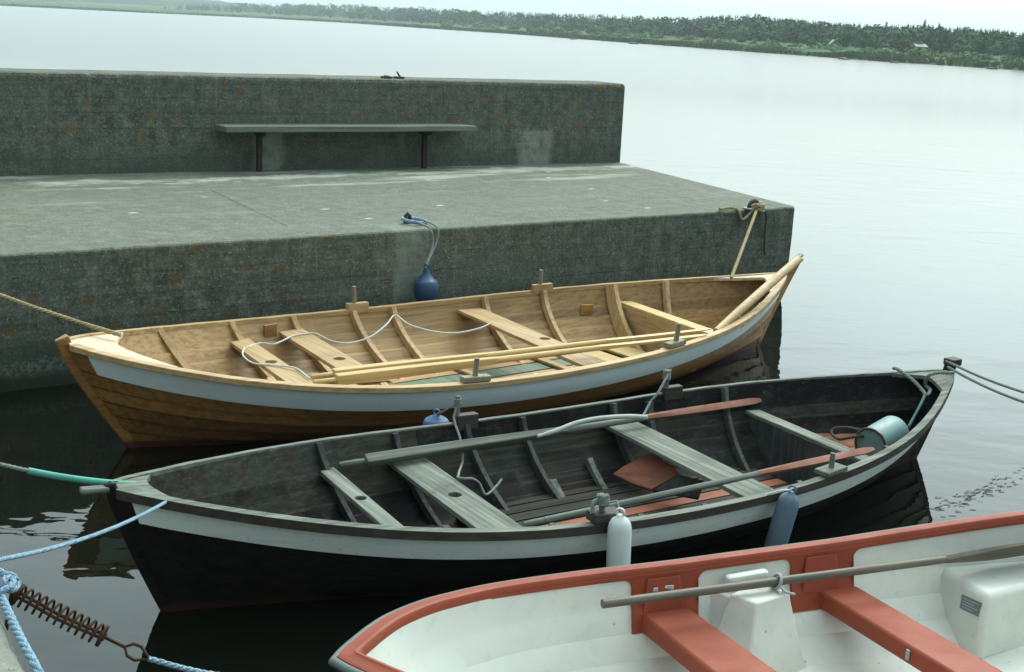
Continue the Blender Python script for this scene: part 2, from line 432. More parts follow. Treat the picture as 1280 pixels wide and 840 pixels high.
M['grey_rubber'] = paint('grey_rub_rail', (0.12, 0.145, 0.135), (0.07, 0.085, 0.08), 0.5, 0.6, 5)
M['grey_oar'] = wood('brown_grey_oar', (0.055, 0.048, 0.034), (0.10, 0.09, 0.066), (0.15, 0.14, 0.108), 'x', 0.5, stain_amt=0.3, knots=False)
M['teal'] = paint('faded_teal_plastic', (0.155, 0.27, 0.255), (0.10, 0.175, 0.16), 0.3, 0.45, 5)
M['bucket_in'] = paint('dirty_brown_inside', (0.07, 0.05, 0.035), (0.03, 0.025, 0.02), 0.5, 0.8, 6)
M['blue'] = paint('blue_vinyl', (0.018, 0.062, 0.14), (0.015, 0.035, 0.06), 0.4, 0.42, 6)
M['blue_mid'] = paint('mid_blue_vinyl', (0.035, 0.105, 0.22), (0.03, 0.06, 0.11), 0.4, 0.42, 6)
M['blue_old'] = paint('faded_blue_vinyl', (0.095, 0.15, 0.20), (0.055, 0.075, 0.09), 0.5, 0.5, 6)
M['white_fender'] = paint('white_vinyl', (0.56, 0.61, 0.58), (0.32, 0.36, 0.33), 0.3, 0.4, 6)
M['rope_tan'] = rope_mat('tan_rope', (0.42, 0.34, 0.19), (0.20, 0.15, 0.08))
M['rope_grey'] = rope_mat('grey_rope', (0.27, 0.31, 0.28), (0.12, 0.14, 0.12))
M['rope_blue'] = rope_mat('pale_blue_rope', (0.25, 0.38, 0.47), (0.12, 0.20, 0.27))
M['rope_white'] = rope_mat('white_cord', (0.70, 0.73, 0.70), (0.45, 0.48, 0.45))
M['rope_dark'] = rope_mat('dark_rope', (0.09, 0.09, 0.075), (0.04, 0.04, 0.03))
M['hose'] = paint('green_hose', (0.075, 0.33, 0.255), (0.05, 0.17, 0.14), 0.4, 0.4, 8)
M['hose_pale'] = paint('pale_grey_hose', (0.34, 0.37, 0.34), (0.22, 0.24, 0.21), 0.3, 0.6, 8)
M['rust'] = paint('rust', (0.060, 0.032, 0.016), (0.022, 0.015, 0.010), 0.7, 0.9, 14, bump=0.6, spec=0.2)
M['rust_wood'] = wood('brown_leg', (0.012, 0.010, 0.009), (0.020, 0.017, 0.014), (0.032, 0.027, 0.022), 'z', 0.8)
M['iron'] = paint('dark_iron', (0.035, 0.036, 0.030), (0.07, 0.045, 0.025), 0.6, 0.7, 12, bump=0.4)
M['galv'] = paint('galvanised_metal', (0.30, 0.33, 0.31), (0.16, 0.17, 0.16), 0.5, 0.5, 20)
M['bench'] = wood('grey_bench_plank', (0.075, 0.088, 0.068), (0.145, 0.165, 0.132), (0.22, 0.245, 0.20), 'x', 0.8, stain=(0.07, 0.08, 0.06), stain_amt=0.5, knots=False)
M['plate'] = paint('grey_maker_plate', (0.13, 0.165, 0.155), (0.2, 0.23, 0.22), 0.4, 0.4, 20)
M['plate_ink'] = NT('plate_ink').done((0.30, 0.34, 0.33), 0.5)
M['sticker_white'] = NT('sticker_white').done((0.6, 0.68, 0.68), 0.4)
M['sticker_blue'] = NT('sticker_blue').done((0.16, 0.30, 0.38), 0.4)

# ================================================================== SETTING
def water():
    t = NT('harbour_water')
    v1 = t.mapping((1.0, 1.9, 1), rot=(0, 0, 0.5)); v2 = t.mapping((1, 1.5, 1), rot=(0, 0, -0.3))
    a = t.noise(v1, 0.9, 2, 0.45, 0.3); b = t.noise(v2, 3.2, 2, 0.5, 0.4); c = t.noise(v1, 11, 2, 0.5)
    calm = t.noise(t.mapping((0.16, 0.3, 1)), 1.0, 3)
    h = t.math('ADD', t.math('MULTIPLY', a, 1.0), t.math('MULTIPLY', b, t.mrange(calm, 0.35, 0.65, 0.14, 0.42)))
    h = t.math('ADD', h, t.math('MULTIPLY', c, t.mrange(calm, 0.4, 0.7, 0.005, 0.03)))
    t.b.inputs['IOR'].default_value = 1.333
    # sheltered near the quay, wind-ruffled further out in the bay
    y = t.sep()[1]
    t.done((0.0045, 0.0058, 0.0034), t.mrange(y, 14, 90, 0.012, 0.20), t.bump(t.math('MULTIPLY', h, t.mrange(y, 20, 70, 1.0, 0.1)), 1.0, 0.012), 0.5)
    bm = bmesh.new(); es = []
    def loop(pts):
        vs = [bm.verts.new(p) for p in pts]
        for i in range(len(vs)): es.append(bm.edges.new((vs[i], vs[(i + 1) % len(vs)])))
    loop([(-1700, -150, 0), (1700, -150, 0), (1700, 2600, 0), (-1700, 2600, 0)])
    # the sheet is open where each hull sits in it
    for B in (WB, DB):
        half = []
        for i in range(61):
            s_ = 0.004 + 0.992 * i / 60; v = -B.zk(s_) / (B.zs(s_) - B.zk(s_)); p = B.pos(s_, v)
            half.append((p.x, max(0.0, p.y - 0.006)))
        pts = half + [(x, -y) for x, y in reversed(half)]
        loop([tuple(B.A + B.u * x + B.n * (y if y != 0 else (0.001 if k <= 60 else -0.001))) for k, (x, y) in enumerate(pts)])
    bmesh.ops.triangle_fill(bm, edges=es, use_beauty=True, use_dissolve=False)
    bm.normal_update()
    for f in bm.faces:
        if f.normal.z < 0: f.normal_flip()
    me = bpy.data.meshes.new('water'); bm.to_mesh(me); bm.free(); me.materials.append(t.mat)
    o = bpy.data.objects.new('water', me); COL.objects.link(o); tag(o, kind='structure')

# ---- concrete pier with parapet wall and bench
PANG = atan2(14.035 - 9.06, 3.072 + 3.713)
PIER0 = Vector((3.072, 14.035, 0))
def pl(p):                                    # world -> pier frame
    d = Vector(p) - PIER0; c, s = cos(PANG), sin(PANG)
    return Vector((d.x * c + d.y * s, -d.x * s + d.y * c, d.z))
ZP = 1.03
pier = empty('concrete_pier', PIER0, PANG)
tag(pier, 'long grey concrete pier with flat deck and lichen-spotted side, wooden boat moored along it', 'pier')
def build_pier():
    out = [(-22, 0), (-0.06, 0), (0, 0.06), (1.55, 6.6), (-22, 6.6)]
    bm = bmesh.new()
    lo = [bm.verts.new((x, y, -1.2)) for x, y in out]; hi = [bm.verts.new((x, y, ZP)) for x, y in out]
    n = len(out)
    bm.faces.new(hi); bm.faces.new(list(reversed(lo)))
    for i in range(n): bm.faces.new((lo[i], lo[(i + 1) % n], hi[(i + 1) % n], hi[i]))
    bmesh.ops.recalc_face_normals(bm, faces=bm.faces)
    top = [e for e in bm.edges if all(abs(v.co.z - ZP) < 1e-4 for v in e.verts)]
    bmesh.ops.bevel(bm, geom=top, offset=0.03, segments=3, affect='EDGES', profile=0.6)
    # fine cuts along the visible front so the arrises can be chipped
    for k in range(1, 90):
        x = -9.0 + k * 0.1
        g = bm.verts[:] + bm.edges[:] + bm.faces[:]
        bmesh.ops.bisect_plane(bm, geom=g, plane_co=(x, 0, 0), plane_no=(1, 0, 0))
    for z in (-0.3, 0.0, 0.12, 0.3, 0.5, 0.7, 0.85, 0.95):
        g = bm.verts[:] + bm.edges[:] + bm.faces[:]
        bmesh.ops.bisect_plane(bm, geom=g, plane_co=(0, 0, z), plane_no=(0, 0, 1))
    for v in bm.verts:
        c = v.co
        if -9.2 < c.x < 0.1 and c.y < 0.12:
            nz = noise.noise(Vector((c.x * 2.1, c.z * 3.0, 1.7)))
            n2 = noise.noise(Vector((c.x * 7.0, c.z * 7.0, 4.1)))
            c.y += 0.010 * nz + 0.006 * n2
            if c.z > 0.97: c.z += 0.006 * n2 - 0.003; c.y += max(0, n2 - 0.25) * 0.03
            if c.z < 0.4 and c.x > -0.45:                     # broken toe of the corner
                c.x -= max(0, (0.4 - c.z)) * 0.22 * (0.6 + nz); c.y += max(0, 0.4 - c.z) * 0.10
    me = bpy.data.meshes.new('deck_block'); bm.to_mesh(me); bm.free()
    me.materials.append(M['pier'])
    o = bpy.data.objects.new('deck_block', me); COL.objects.link(o); o.parent = pier
    j0, j1 = pl(at(262, 237, ZP)), pl(at(359, 283, ZP))
    jn = (j1 - j0).normalized().cross(Vector((0, 0, 1))) * 0.0035
    jz = Vector((0, 0, 0.004))
    q = MB(); steps = 14; ring = []
    for i in range(steps + 1):
        p = j0.lerp(j1, i / steps) + jz + jn * 0.8 * noise.noise(Vector((i * 0.7, 0, 0)))
        w = 0.6 + 0.5 * abs(noise.noise(Vector((i * 0.9, 3, 0))))
        ring.append((p - jn * w, p + jn * w))
    for i in range(steps):
        a, b = ring[i], ring[i + 1]
        q.add([a[0], b[0], b[1], a[1]], [(0, 1, 2, 3)])
    q.build('crack', M['dark'], pier)
build_pier()

w0, w1 = pl(at(0, 220, ZP)), pl(at(776, 203, ZP))
WANG = atan2(w1.y - w0.y, w1.x - w0.x)
wall_rt = PIER0.copy(); wp = Matrix.Rotation(PANG, 3, 'Z') @ Vector((w1.x, w1.y, 0)) + PIER0
def build_wall():
    HW = 1.075
    bm = bmesh.new()
    out = [(-18, 0), (-0.02, 0), (0, 0.02), (0, 0.75), (-18, 0.75)]
    lo = [bm.verts.new((x, y, ZP * 0 - 0.05)) for x, y in out]; hi = [bm.verts.new((x, y, HW)) for x, y in out]
    n = len(out); bm.faces.new(hi); bm.faces.new(list(reversed(lo)))
    for i in range(n): bm.faces.new((lo[i], lo[(i + 1) % n], hi[(i + 1) % n], hi[i]))
    bmesh.ops.recalc_face_normals(bm, faces=bm.faces)
    top = [e for e in bm.edges if all(abs(v.co.z - HW) < 1e-4 for v in e.verts)]
    bmesh.ops.bevel(bm, geom=top, offset=0.045, segments=2, affect='EDGES', profile=0.5)
    for k in range(1, 80):
        bmesh.ops.bisect_plane(bm, geom=bm.verts[:] + bm.edges[:] + bm.faces[:], plane_co=(-9.0 + k * 0.115, 0, 0), plane_no=(1, 0, 0))
    for v in bm.verts:
        n2 = noise.noise(Vector((v.co.x * 1.8, v.co.z * 4, 9.0)))
        if v.co.z > 0.9: v.co.z += 0.007 * n2
        if v.co.y < 0.1: v.co.y += 0.006 * n2
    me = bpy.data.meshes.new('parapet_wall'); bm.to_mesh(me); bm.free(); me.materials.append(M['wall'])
    o = bpy.data.objects.new('parapet_wall', me); COL.objects.link(o)
    o.location = (wp.x, wp.y, ZP); o.rotation_euler = (0, 0, PANG + WANG)
    tag(o, 'tall grey concrete parapet wall spotted with orange lichen along the back of the pier', 'wall')
    return o
wall = build_wall()
WM = Matrix.Translation((wp.x, wp.y, ZP)) @ Matrix.Rotation(PANG + WANG, 4, 'Z')
WI = WM.inverted()
def wl(px, py, yloc):
    """pixel -> wall frame, on the plane y = yloc of the wall frame"""
    c = WI @ CAM
    d = WI.to_3x3() @ (FW + RX * ((px - 640) / FPX) - UY * ((py - 420) / FPX))
    return c + d * ((yloc - c.y) / d.y)
def build_bench():
    a, b = wl(283, 157.5, -0.38), wl(597, 158.5, -0.38)
    x0, x1 = a.x, b.x
    zt = 0.5 * (a.z + b.z)
    root = empty('bench', WM @ Vector(((x0 + x1) / 2, -0.2, 0)), PANG + WANG)
    tag(root, 'long narrow plank bench fixed along the foot of the parapet wall', 'bench')
    L = x1 - x0
    q = MB(); n = 24; fr = []
    for i in range(n + 1):
        x = -L / 2 + L * i / n
        dz = 0.006 * noise.noise(Vector((x * 1.3, 2, 0)))
        dy = 0.006 * noise.noise(Vector((x * 5, 7, 0)))
        fr.append([(x, -0.18 + dy, zt - 0.065 + dz), (x, 0.185, zt - 0.065 + dz), (x, 0.185, zt + dz), (x, -0.18 + dy, zt + dz)])
    q.rect(fr); q.build('seat', M['bench'], root, bevel=0.006)
    for px in (324, 530):
        p = wl(px, 200, -0.12)
        xl = p.x - (x0 + x1) / 2
        q = MB(); q.box((xl, 0.08, (zt - 0.065) / 2), 0.06, 0.05, zt - 0.065 - 0.002); q.build('leg', M['rust_wood'], root, bevel=0.005)
        q = MB(); q.box((xl, 0.06, zt - 0.095), 0.045, 0.24, 0.055); q.build('bracket', M['rust_wood'], root, bevel=0.004)
build_bench()
def build_brackets():
    for i, px in enumerate((485, 500.5)):
        p = wl(px, 95, 0.12)
        W_ = WM @ Vector((p.x, 0.16, 1.075))
        root = empty('metal_bracket', W_, PANG + WANG)
        tag(root, ('flat dark metal plate on the parapet wall, left of the one with a lever',
                   'dark metal plate with a small lever on top of the parapet wall')[i], 'bracket')
        q = MB(); q.box((0, 0, 0.012), 0.10, 0.12, 0.03); q.build('plate', M['iron'], root, bevel=0.004)
        if i == 1:
            q = MB(); q.tube([(0.02, 0, 0.02), (-0.005, 0, 0.05), (-0.03, 0, 0.085)], [0.014, 0.012, 0.010], 8)
            q.build('lever', M['iron'], root, smooth=40)
        else:
            q = MB(); q.box((0, 0, 0.031), 0.06, 0.05, 0.012); q.build('clamp', M['iron'], root, bevel=0.003)
build_brackets()

# ---- near quay under the photographer
QA, QB = at(0, 762, 1.1), at(36, 842, 1.1)
QD = (QB - QA).normalized()
def build_quay():
    pa = QA - QD * 7.2; pb = QB + QD * 6.0
    nrm = Vector((QD.y, -QD.x, 0)) * -1                         # towards the land side
    if nrm.x > 0: nrm = -nrm
    bm = bmesh.new()
    out = [pa, pb, pb + nrm * 9, pa + nrm * 9]
    lo = [bm.verts.new((p.x, p.y, -1.2)) for p in out]; hi = [bm.verts.new((p.x, p.y, 1.1)) for p in out]
    bm.faces.new(hi); bm.faces.new(lo)
    for i in range(4): bm.faces.new((lo[i], lo[(i + 1) % 4], hi[(i + 1) % 4], hi[i]))
    bmesh.ops.recalc_face_normals(bm, faces=bm.faces)
    top = [e for e in bm.edges if all(abs(v.co.z - 1.1) < 1e-4 for v in e.verts)]
    bmesh.ops.bevel(bm, geom=top, offset=0.03, segments=3, affect='EDGES', profile=0.6)
    for k in range(160):
        c = pa + QD * (k * 0.05 + 4)
        bmesh.ops.bisect_plane(bm, geom=bm.verts[:] + bm.edges[:] + bm.faces[:], plane_co=c, plane_no=QD)
    for v in bm.verts:
        if v.co.z > 1.0:
            f = noise.noise(v.co * 9.0); g = noise.noise(v.co * 22.0)
            v.co += Vector((0.010 * f + 0.005 * g, 0, 0.005 * g))
    me = bpy.data.meshes.new('quay'); bm.to_mesh(me); bm.free(); me.materials.append(M['quay'])
    o = bpy.data.objects.new('quay', me); COL.objects.link(o)
    tag(o, kind='structure')
build_quay()

# ---- far shore
SHORE = [at(px, py, 0) for px, py in ((1900, 128), (1600, 111), (1280, 88), (1100, 76.5), (900, 62), (760, 51.5), (640, 42.5), (540, 36), (440, 29), (330, 23), (250, 19.2), (170, 15.5), (90, 11.5), (0, 7.0), (-160, -0.5))]
def shore_at(px):
    ys = (128, 111, 88, 76.5, 62, 51.5, 42.5, 36, 29, 23, 19.2, 15.5, 11.5, 7.0, -0.5)
    xs = (1900, 1600, 1280, 1100, 900, 760, 640, 540, 440, 330, 250, 170, 90, 0, -160)
    return interp(list(reversed(xs)), list(reversed(ys)), px)
def build_land():
    t = NT('shore_grass')
    n1 = t.noise(t.mapping((0.1, 0.1, 0.1)), 1.0, 6, 0.65)
    c = t.ramp(n1, [(0.3, (0.025, 0.06, 0.024)), (0.55, (0.05, 0.10, 0.038)), (0.75, (0.09, 0.125, 0.05))])
    t.done(c, 0.9, None, 0.1)
    mb = MB(); rows = []
    offs = ((0, -0.15), (0.8, 0.12), (4, 0.45), (14, 1.0), (40, 1.6), (120, 2.6), (320, 4.0), (700, 7.0))
    for i, p in enumerate(SHORE):
        d = Vector((p.x * 0.25 + 6, p.y, 0)).normalized()
        rows.append([(p.x + d.x * o, p.y + d.y * o, z + (0.35 * noise.noise(Vector((p.x * 0.05 + o, p.y * 0.03, 0))) if z > 0.2 else 0)) for o, z in offs])
    k = len(offs)
    mb.add([p for r in rows for p in r], [(i * k + j, i * k + j + 1, (i + 1) * k + j + 1, (i + 1) * k + j) for i in range(len(rows) - 1) for j in range(k - 1)])
    o = mb.build('far_shore', t.mat, smooth=60); tag(o, kind='structure')
    # hazy wooded headland at the far left
    t2 = NT('hill_wood'); n2 = t2.noise(t2.mapping((0.03, 0.03, 0.06)), 1, 6, 0.7)
    t2.done(t2.ramp(n2, [(0.35, (0.02, 0.04, 0.025)), (0.7, (0.06, 0.10, 0.055))]), 0.9, None, 0.1)
    mb = MB(); N = 70; prof = []
    for i in range(N + 1):
        f = i / N
        px = -260 + f * 620
        base = at_y(px, 0, 1500 + 60 * sin(f * 9))
        h = 5 + 13 * interp([0, .35, .5, .62, .8, 1], [0.25, 0.35, 0.75, 1.0, 0.9, 0.5], f) + 1.6 * noise.noise(Vector((f * 30, 0, 0))) + 1.2 * noise.noise(Vector((f * 90, 5, 0)))
        prof.append((base.x, base.y, h))
    vs = []; rowsn = 7
    for (x, y, h) in prof:
        for j in range(rowsn):
            a = j / (rowsn - 1)
            vs.append((x, y + 160 * a, -0.3 + (h + 0.3) * sin(pi * a) ** 0.45))
    mb.add(vs, [(i * rowsn + j, (i + 1) * rowsn + j, (i + 1) * rowsn + j + 1, i * rowsn + j + 1) for i in range(N) for j in range(rowsn - 1)])
    o = mb.build('hills', t2.mat); tag(o, kind='structure')
build_land()

def leafmat(name, a, b, c):
    t = NT(name)
    n1 = t.noise(t.mapping((0.6, 0.6, 0.6)), 1.4, 5, 0.65)
    oi = t.n('ShaderNodeObjectInfo')
    n2 = t.math('ADD', n1, t.math('MULTIPLY_ADD', oi.outputs['Random'], 0.3, -0.15))
    n3 = t.noise(t.mapping((0.07, 0.03, 0.1)), 1.0, 3, 0.6)
    n2 = t.math('ADD', n2, t.math('MULTIPLY_ADD', n3, 0.9, -0.45))
    t.done(t.ramp(n2, [(0.3, a), (0.52, b), (0.75, c)]), 0.8, None, 0.15)
    return t.mat
LEAF = leafmat('broadleaf', (0.03, 0.085, 0.034), (0.06, 0.15, 0.05), (0.11, 0.21, 0.07))
LEAFL = leafmat('willow_leaf', (0.06, 0.13, 0.045), (0.11, 0.21, 0.07), (0.16, 0.26, 0.10))
SPRUCE = leafmat('spruce_needles', (0.022, 0.062, 0.037), (0.042, 0.105, 0.057), (0.07, 0.15, 0.075))
BARK = NT('bark').done((0.06, 0.05, 0.038), 0.9, None, 0.1)

def crown_faces(mb, rng, lobes, n, size):
    for _ in range(n):
        cx, cy, cz, r, rz = rng.choice(lobes)
        while True:
            d = Vector((rng.uniform(-1, 1), rng.uniform(-1, 1), rng.uniform(-1, 1)))
            if 0.1 < d.length < 1: break
        d = d.normalized() * (d.length ** 0.4)
        p = Vector((cx + d.x * r, cy + d.y * r, cz + d.z * rz))
        nrm = (d + Vector((rng.uniform(-.7, .7), rng.uniform(-.7, .7), rng.uniform(-.3, .9)))).normalized()
        a = nrm.cross(Vector((0.2, 0.1, 1))).normalized(); b = nrm.cross(a)
        s = size * rng.uniform(0.5, 1.2)
        mb.add([p - a * s, p - b * s * 0.8, p + a * s, p + b * s], [(0, 1, 2, 3)])

def spruce_faces(mb, rng, H, R, base=(0, 0, 0), n=150, lean=0.0):
    bx, by, bz = base
    for _ in range(n):
        f = rng.random() ** 0.75
        z = H * (0.10 + 0.90 * f)
        rad = R * (1 - f) ** 0.85 + 0.05
        th = rng.uniform(0, 2 * pi)
        layer = 0.72 + 0.28 * (1 if (f * 9) % 1 < 0.6 else 0)
        r = rad * layer * rng.uniform(0.55, 1.08)
        c, s = cos(th), sin(th)
        tip = Vector((bx + c * r, by + s * r, bz + z - 0.25 * r))
        root = Vector((bx + c * r * 0.15, by + s * r * 0.15, bz + z + 0.12 * r))
        w = 0.30 * r + 0.14
        side = Vector((-s, c, 0)) * w
        mid = root.lerp(tip, 0.55)
        mb.add([root, mid - side, tip, mid + side], [(0, 1, 2, 3)])
    mb.add([(bx - .12, by, bz + H * .85), (bx + .12, by, bz + H * .85), (bx, by, bz + H * 1.03)], [(0, 1, 2)])

def make_tree(kind, H, seed):
    rng = random.Random(seed)
    name = {'spruce': 'spruce_tree', 'broad': 'broadleaf_tree', 'bush': 'shore_bush'}[kind]
    root = empty(name)
    tr = MB()
    if kind == 'spruce':
        tr.tube([(0, 0, -0.3), (0, 0, H * 0.5), (0, 0, H * 0.98)], [0.02 * H, 0.013 * H, 0.03], 6)
        cb = MB(); spruce_faces(cb, rng, H, H * rng.uniform(0.24, 0.30), n=330)
        mat = SPRUCE
    else:
        if kind == 'broad':
            tr.tube([(0, 0, -0.3), (0.05, 0, H * 0.25), (0.0, 0.05, H * 0.7)], [0.03 * H, 0.022 * H, 0.012 * H], 7)
            for k in range(5):
                th = k * 1.3; tr.tube([(0, 0, H * (0.25 + 0.06 * k)), (cos(th) * H * .22, sin(th) * H * .22, H * (0.5 + 0.06 * k))], [0.012 * H, 0.005 * H], 5)
            lobes = [(rng.uniform(-.24, .24) * H, rng.uniform(-.24, .24) * H, H * rng.uniform(.35, .82), H * rng.uniform(.14, .24), H * rng.uniform(.12, .18)) for _ in range(9)]
            cb = MB(); crown_faces(cb, rng, lobes, 620, 0.048 * H)
        else:
            tr.tube([(0, 0, -0.3), (0, 0, H * 0.6)], [0.03 * H, 0.01 * H], 5)
            lobes = [(rng.uniform(-.6, .6) * H, rng.uniform(-.4, .4) * H, H * rng.uniform(.25, .66), H * rng.uniform(.25, .42), H * rng.uniform(.24, .33)) for _ in range(7)]
            cb = MB(); crown_faces(cb, rng, lobes, 420, 0.085 * H)
        mat = LEAF if kind == 'broad' else LEAFL
    tr.build('trunk', BARK, root, smooth=50)
    cb.build('crown', mat, root, fix=False)
    return root
def copy_tree(src):
    r = src.copy(); COL.objects.link(r)
    for ch in src.children:
        c = ch.copy(); COL.objects.link(c); c.parent = r
    return r
HID = Vector((0, -400, -100))
TREES = {'spruce': [make_tree('spruce', 10, s) for s in (1, 2, 3)], 'broad': [make_tree('broad', 8, s) for s in (4, 5, 6)], 'bush': [make_tree('bush', 3, s) for s in (8, 9)]}
USED = set()
TLAB = {'spruce': ('dark pointed spruce standing out in front of the far shore wood', 'tree', 'spruces on the far shore'),
        'broad': ('rounded green broadleaf tree on the far shore in front of the dark wood', 'tree', 'broadleaf trees on the far shore'),
        'bush': ('low pale green bush behind the reeds of the far shore', 'bush', 'bushes on the far shore')}
BASEH = {'spruce': 10.0, 'broad': 8.0, 'bush': 3.0}
def place_tree(kind, px, dist_mul, H, label=None, wide=1.0):
    p = at(px, shore_at(px), 0)
    x, y = p.x * dist_mul, p.y * dist_mul
    k = random.randrange(len(TREES[kind])); src = TREES[kind][k]
    if (kind, k) in USED: o = copy_tree(src)
    else: o = src; USED.add((kind, k))
    s = H / BASEH[kind]
    o.location = (x, y, 0.25); o.scale = (s * wide, s * wide, s); o.rotation_euler = (0, 0, random.uniform(0, 6.28))
    lab, cat, grp = TLAB[kind]
    if label: tag(o, label, cat)
    else: tag(o, lab, cat, grp)
    return o
def top_h(px, py, mul):
    p = at(px, shore_at(px), 0)
    return at_y(px, py, p.y * mul).z
# broadleaf and bushes standing out in front (right-hand shore most distinct)
rng = random.Random(21)
place_tree('broad', 1121, 1.16, top_h(1121, 36, 1.16), 'largest round dark tree on the far shore, left of the pale-roofed cabin', 1.15)
place_tree('broad', 1084, 1.14, top_h(1084, 36, 1.14), 'broad dark tree on the far shore between the two white cabins', 1.0)
place_tree('broad', 1056, 1.13, top_h(1056, 36, 1.13), 'dark tree on the far shore just right of the small white gable', 0.9)
place_tree('broad', 1222, 1.15, top_h(1222, 44, 1.15), 'slender green tree among bushes on the far shore, right of the pale-roofed cabin', 0.8)
place_tree('broad', 1277, 1.10, top_h(1277, 42, 1.10), 'green tree cut by the right edge of the photo on the far shore', 0.9)
place_tree('broad', 925, 1.14, top_h(925, 34, 1.14), 'rounded light tree above the bushes near the middle of the right-hand shore', 1.1)
for px in [1034, 1041, 1047, 1139, 1146, 1154, 962, 969] + list(range(1180, 1300, 14)) + list(range(960, 1050, 13)) + list(range(1060, 1180, 15)) + list(range(560, 950, 17)):
    q = px + rng.uniform(-6, 6); m = rng.uniform(1.04, 1.10)
    place_tree('bush', q, m, top_h(q, shore_at(q) - rng.uniform(13, 21) * (0.6 + 0.4 * q / 1280), m), None, rng.uniform(0.9, 1.4))
for px in range(225, 1290, 23):
    q = px + rng.uniform(-8, 8); m = rng.uniform(1.10, 1.22)
    up = interp([200, 640, 900, 1280], [11, 20, 26, 34], q) * rng.uniform(0.75, 1.1)
    place_tree('broad' if rng.random() < 0.62 else 'spruce', q, m, top_h(q, shore_at(q) - up, m), None, rng.uniform(0.85, 1.3))
for px, py in ((1035, 31), (1103, 27), (1130, 30), (1150, 25), (1168, 29), (1200, 34), (1235, 36), (990, 26), (940, 17), (880, 21), (820, 20), (776, 18)):
    place_tree('spruce', px, 1.32, top_h(px, py, 1.32), None, 1.15)

for px in (1034, 1038, 1043, 1046, 1140, 1144, 1148, 1152, 1156):
    place_tree('bush', px, 1.085, top_h(px, 55.5 if px < 1100 else 59, 1.085), None, 1.0)

def far_wood():
    rng = random.Random(33)
    tops_x = [170, 215, 250, 300, 440, 520, 640, 760, 850, 930, 1000, 1090, 1150, 1280, 1420, 1560]
    tops_y = [11, 7, 4, 3.5, 5, 9, 14.5, 18.5, 21, 17.5, 25, 31, 31, 40, 46, 52]
    mb = MB()
    for i in range(1750):
        k0 = len(mb.m)
        px = rng.uniform(205, 1500)
        m = 1.22 + 0.42 * rng.random() ** 1.3
        ty = interp(tops_x, tops_y, px) + abs(rng.gauss(0, 2.6)) - 0.5
        p = at(px, shore_at(px), 0)
        H = at_y(px, ty, p.y * m).z
        b = (p.x * m, p.y * m, 0.2)
        if H < 3: continue
        if rng.random() < 0.6:
            spruce_faces(mb, rng, H, H * rng.uniform(0.26, 0.38), b, n=46)
        else:
            lobes = [(b[0] + rng.uniform(-.28, .28) * H, b[1] + rng.uniform(-.28, .28) * H, H * rng.uniform(.35, .86), H * rng.uniform(.15, .26), H * rng.uniform(.12, .2)) for _ in range(6)]
            crown_faces(mb, rng, lobes, 90, 0.07 * H)
            for k in range(k0, len(mb.m)): mb.m[k] = 1
    o = mb.build('far_wood', [SPRUCE, LEAF], fix=False)
    tag(o, 'dense dark wood of spruces filling the far shore up to the skyline', 'wood', kind='stuff')
far_wood()

def reeds():
    rng = random.Random(5)
    t = NT('reed_green'); n1 = t.noise(t.mapping((0.08, 0.08, 0.3)), 1, 5, 0.6)
    t.done(t.ramp(n1, [(0.35, (0.06, 0.10, 0.035)), (0.6, (0.10, 0.15, 0.055)), (0.75, (0.16, 0.17, 0.075))]), 0.85, None, 0.1)
    mb = MB()
    for i in range(len(SHORE) - 1):
        a, b = SHORE[i], SHORE[i + 1]
        L = (b - a).length; d = (a.length + b.length) / 2
        n = int(min(2600, L * 420 / sqrt(d)))
        for _ in range(n):
            p = a.lerp(b, rng.random()); back = rng.random() ** 1.2 * (4 + 0.030 * d)
            dr = Vector((p.x, p.y, 0)).normalized(); p = p + dr * (0.4 + back)
            h = rng.uniform(0.5, 1.15) * (0.6 + 0.5 * noise.noise(Vector((p.x * 0.06, p.y * 0.06, 0))) + 0.25); w = 0.0016 * d * rng.uniform(0.6, 1.3)
            th = rng.uniform(0, 3.14); e = Vector((cos(th) * w, sin(th) * w, 0)); ln = Vector((rng.uniform(-.25, .25), rng.uniform(-.25, .25), h))
            z = 0.02 + 0.10 * back ** 0.5
            q = Vector((p.x, p.y, z))
            mb.add([q - e, q + e, q + ln + e * 0.25, q + ln - e * 0.25], [(0, 1, 2, 3)])
    o = mb.build('reeds', t.mat, fix=False)
    tag(o, 'strip of green reeds and grass along the waterline of the far shore', 'reeds', kind='stuff')
reeds()

def boulders():
    rng = random.Random(9); mt = NT('boulder'); mt.done((0.10, 0.10, 0.09), 0.85)
    info = ((1055, 'leftmost small boulder at the waterline below the white gable cabin', 0.55), (1118, 'small boulder at the waterline below the largest round tree', 0.4),
            (1240, 'dark boulder in the shallows near the right end of the far shore', 0.5), (792, 'low flat boulder in the far shallows, just right of the parapet wall end', 0.7), (716, 'dark boulder at the waterline above the parapet wall end', 0.6))
    for px, lab, s in info:
        p = at(px, shore_at(px) + 1.2, 0)
        bm = bmesh.new(); bmesh.ops.create_icosphere(bm, subdivisions=2, radius=1)
        for v in bm.verts:
            v.co *= 1 + 0.3 * noise.noise(v.co * 1.7 + Vector((px, 0, 0)))
            v.co = Vector((v.co.x * s * 1.8, v.co.y * s, v.co.z * s * 0.62))
        me = bpy.data.meshes.new('boulder'); bm.to_mesh(me); bm.free(); me.materials.append(mt.mat)
        o = bpy.data.objects.new('boulder', me); COL.objects.link(o); o.location = (p.x, p.y, 0.05); tag(o, lab, 'boulder')
boulders()

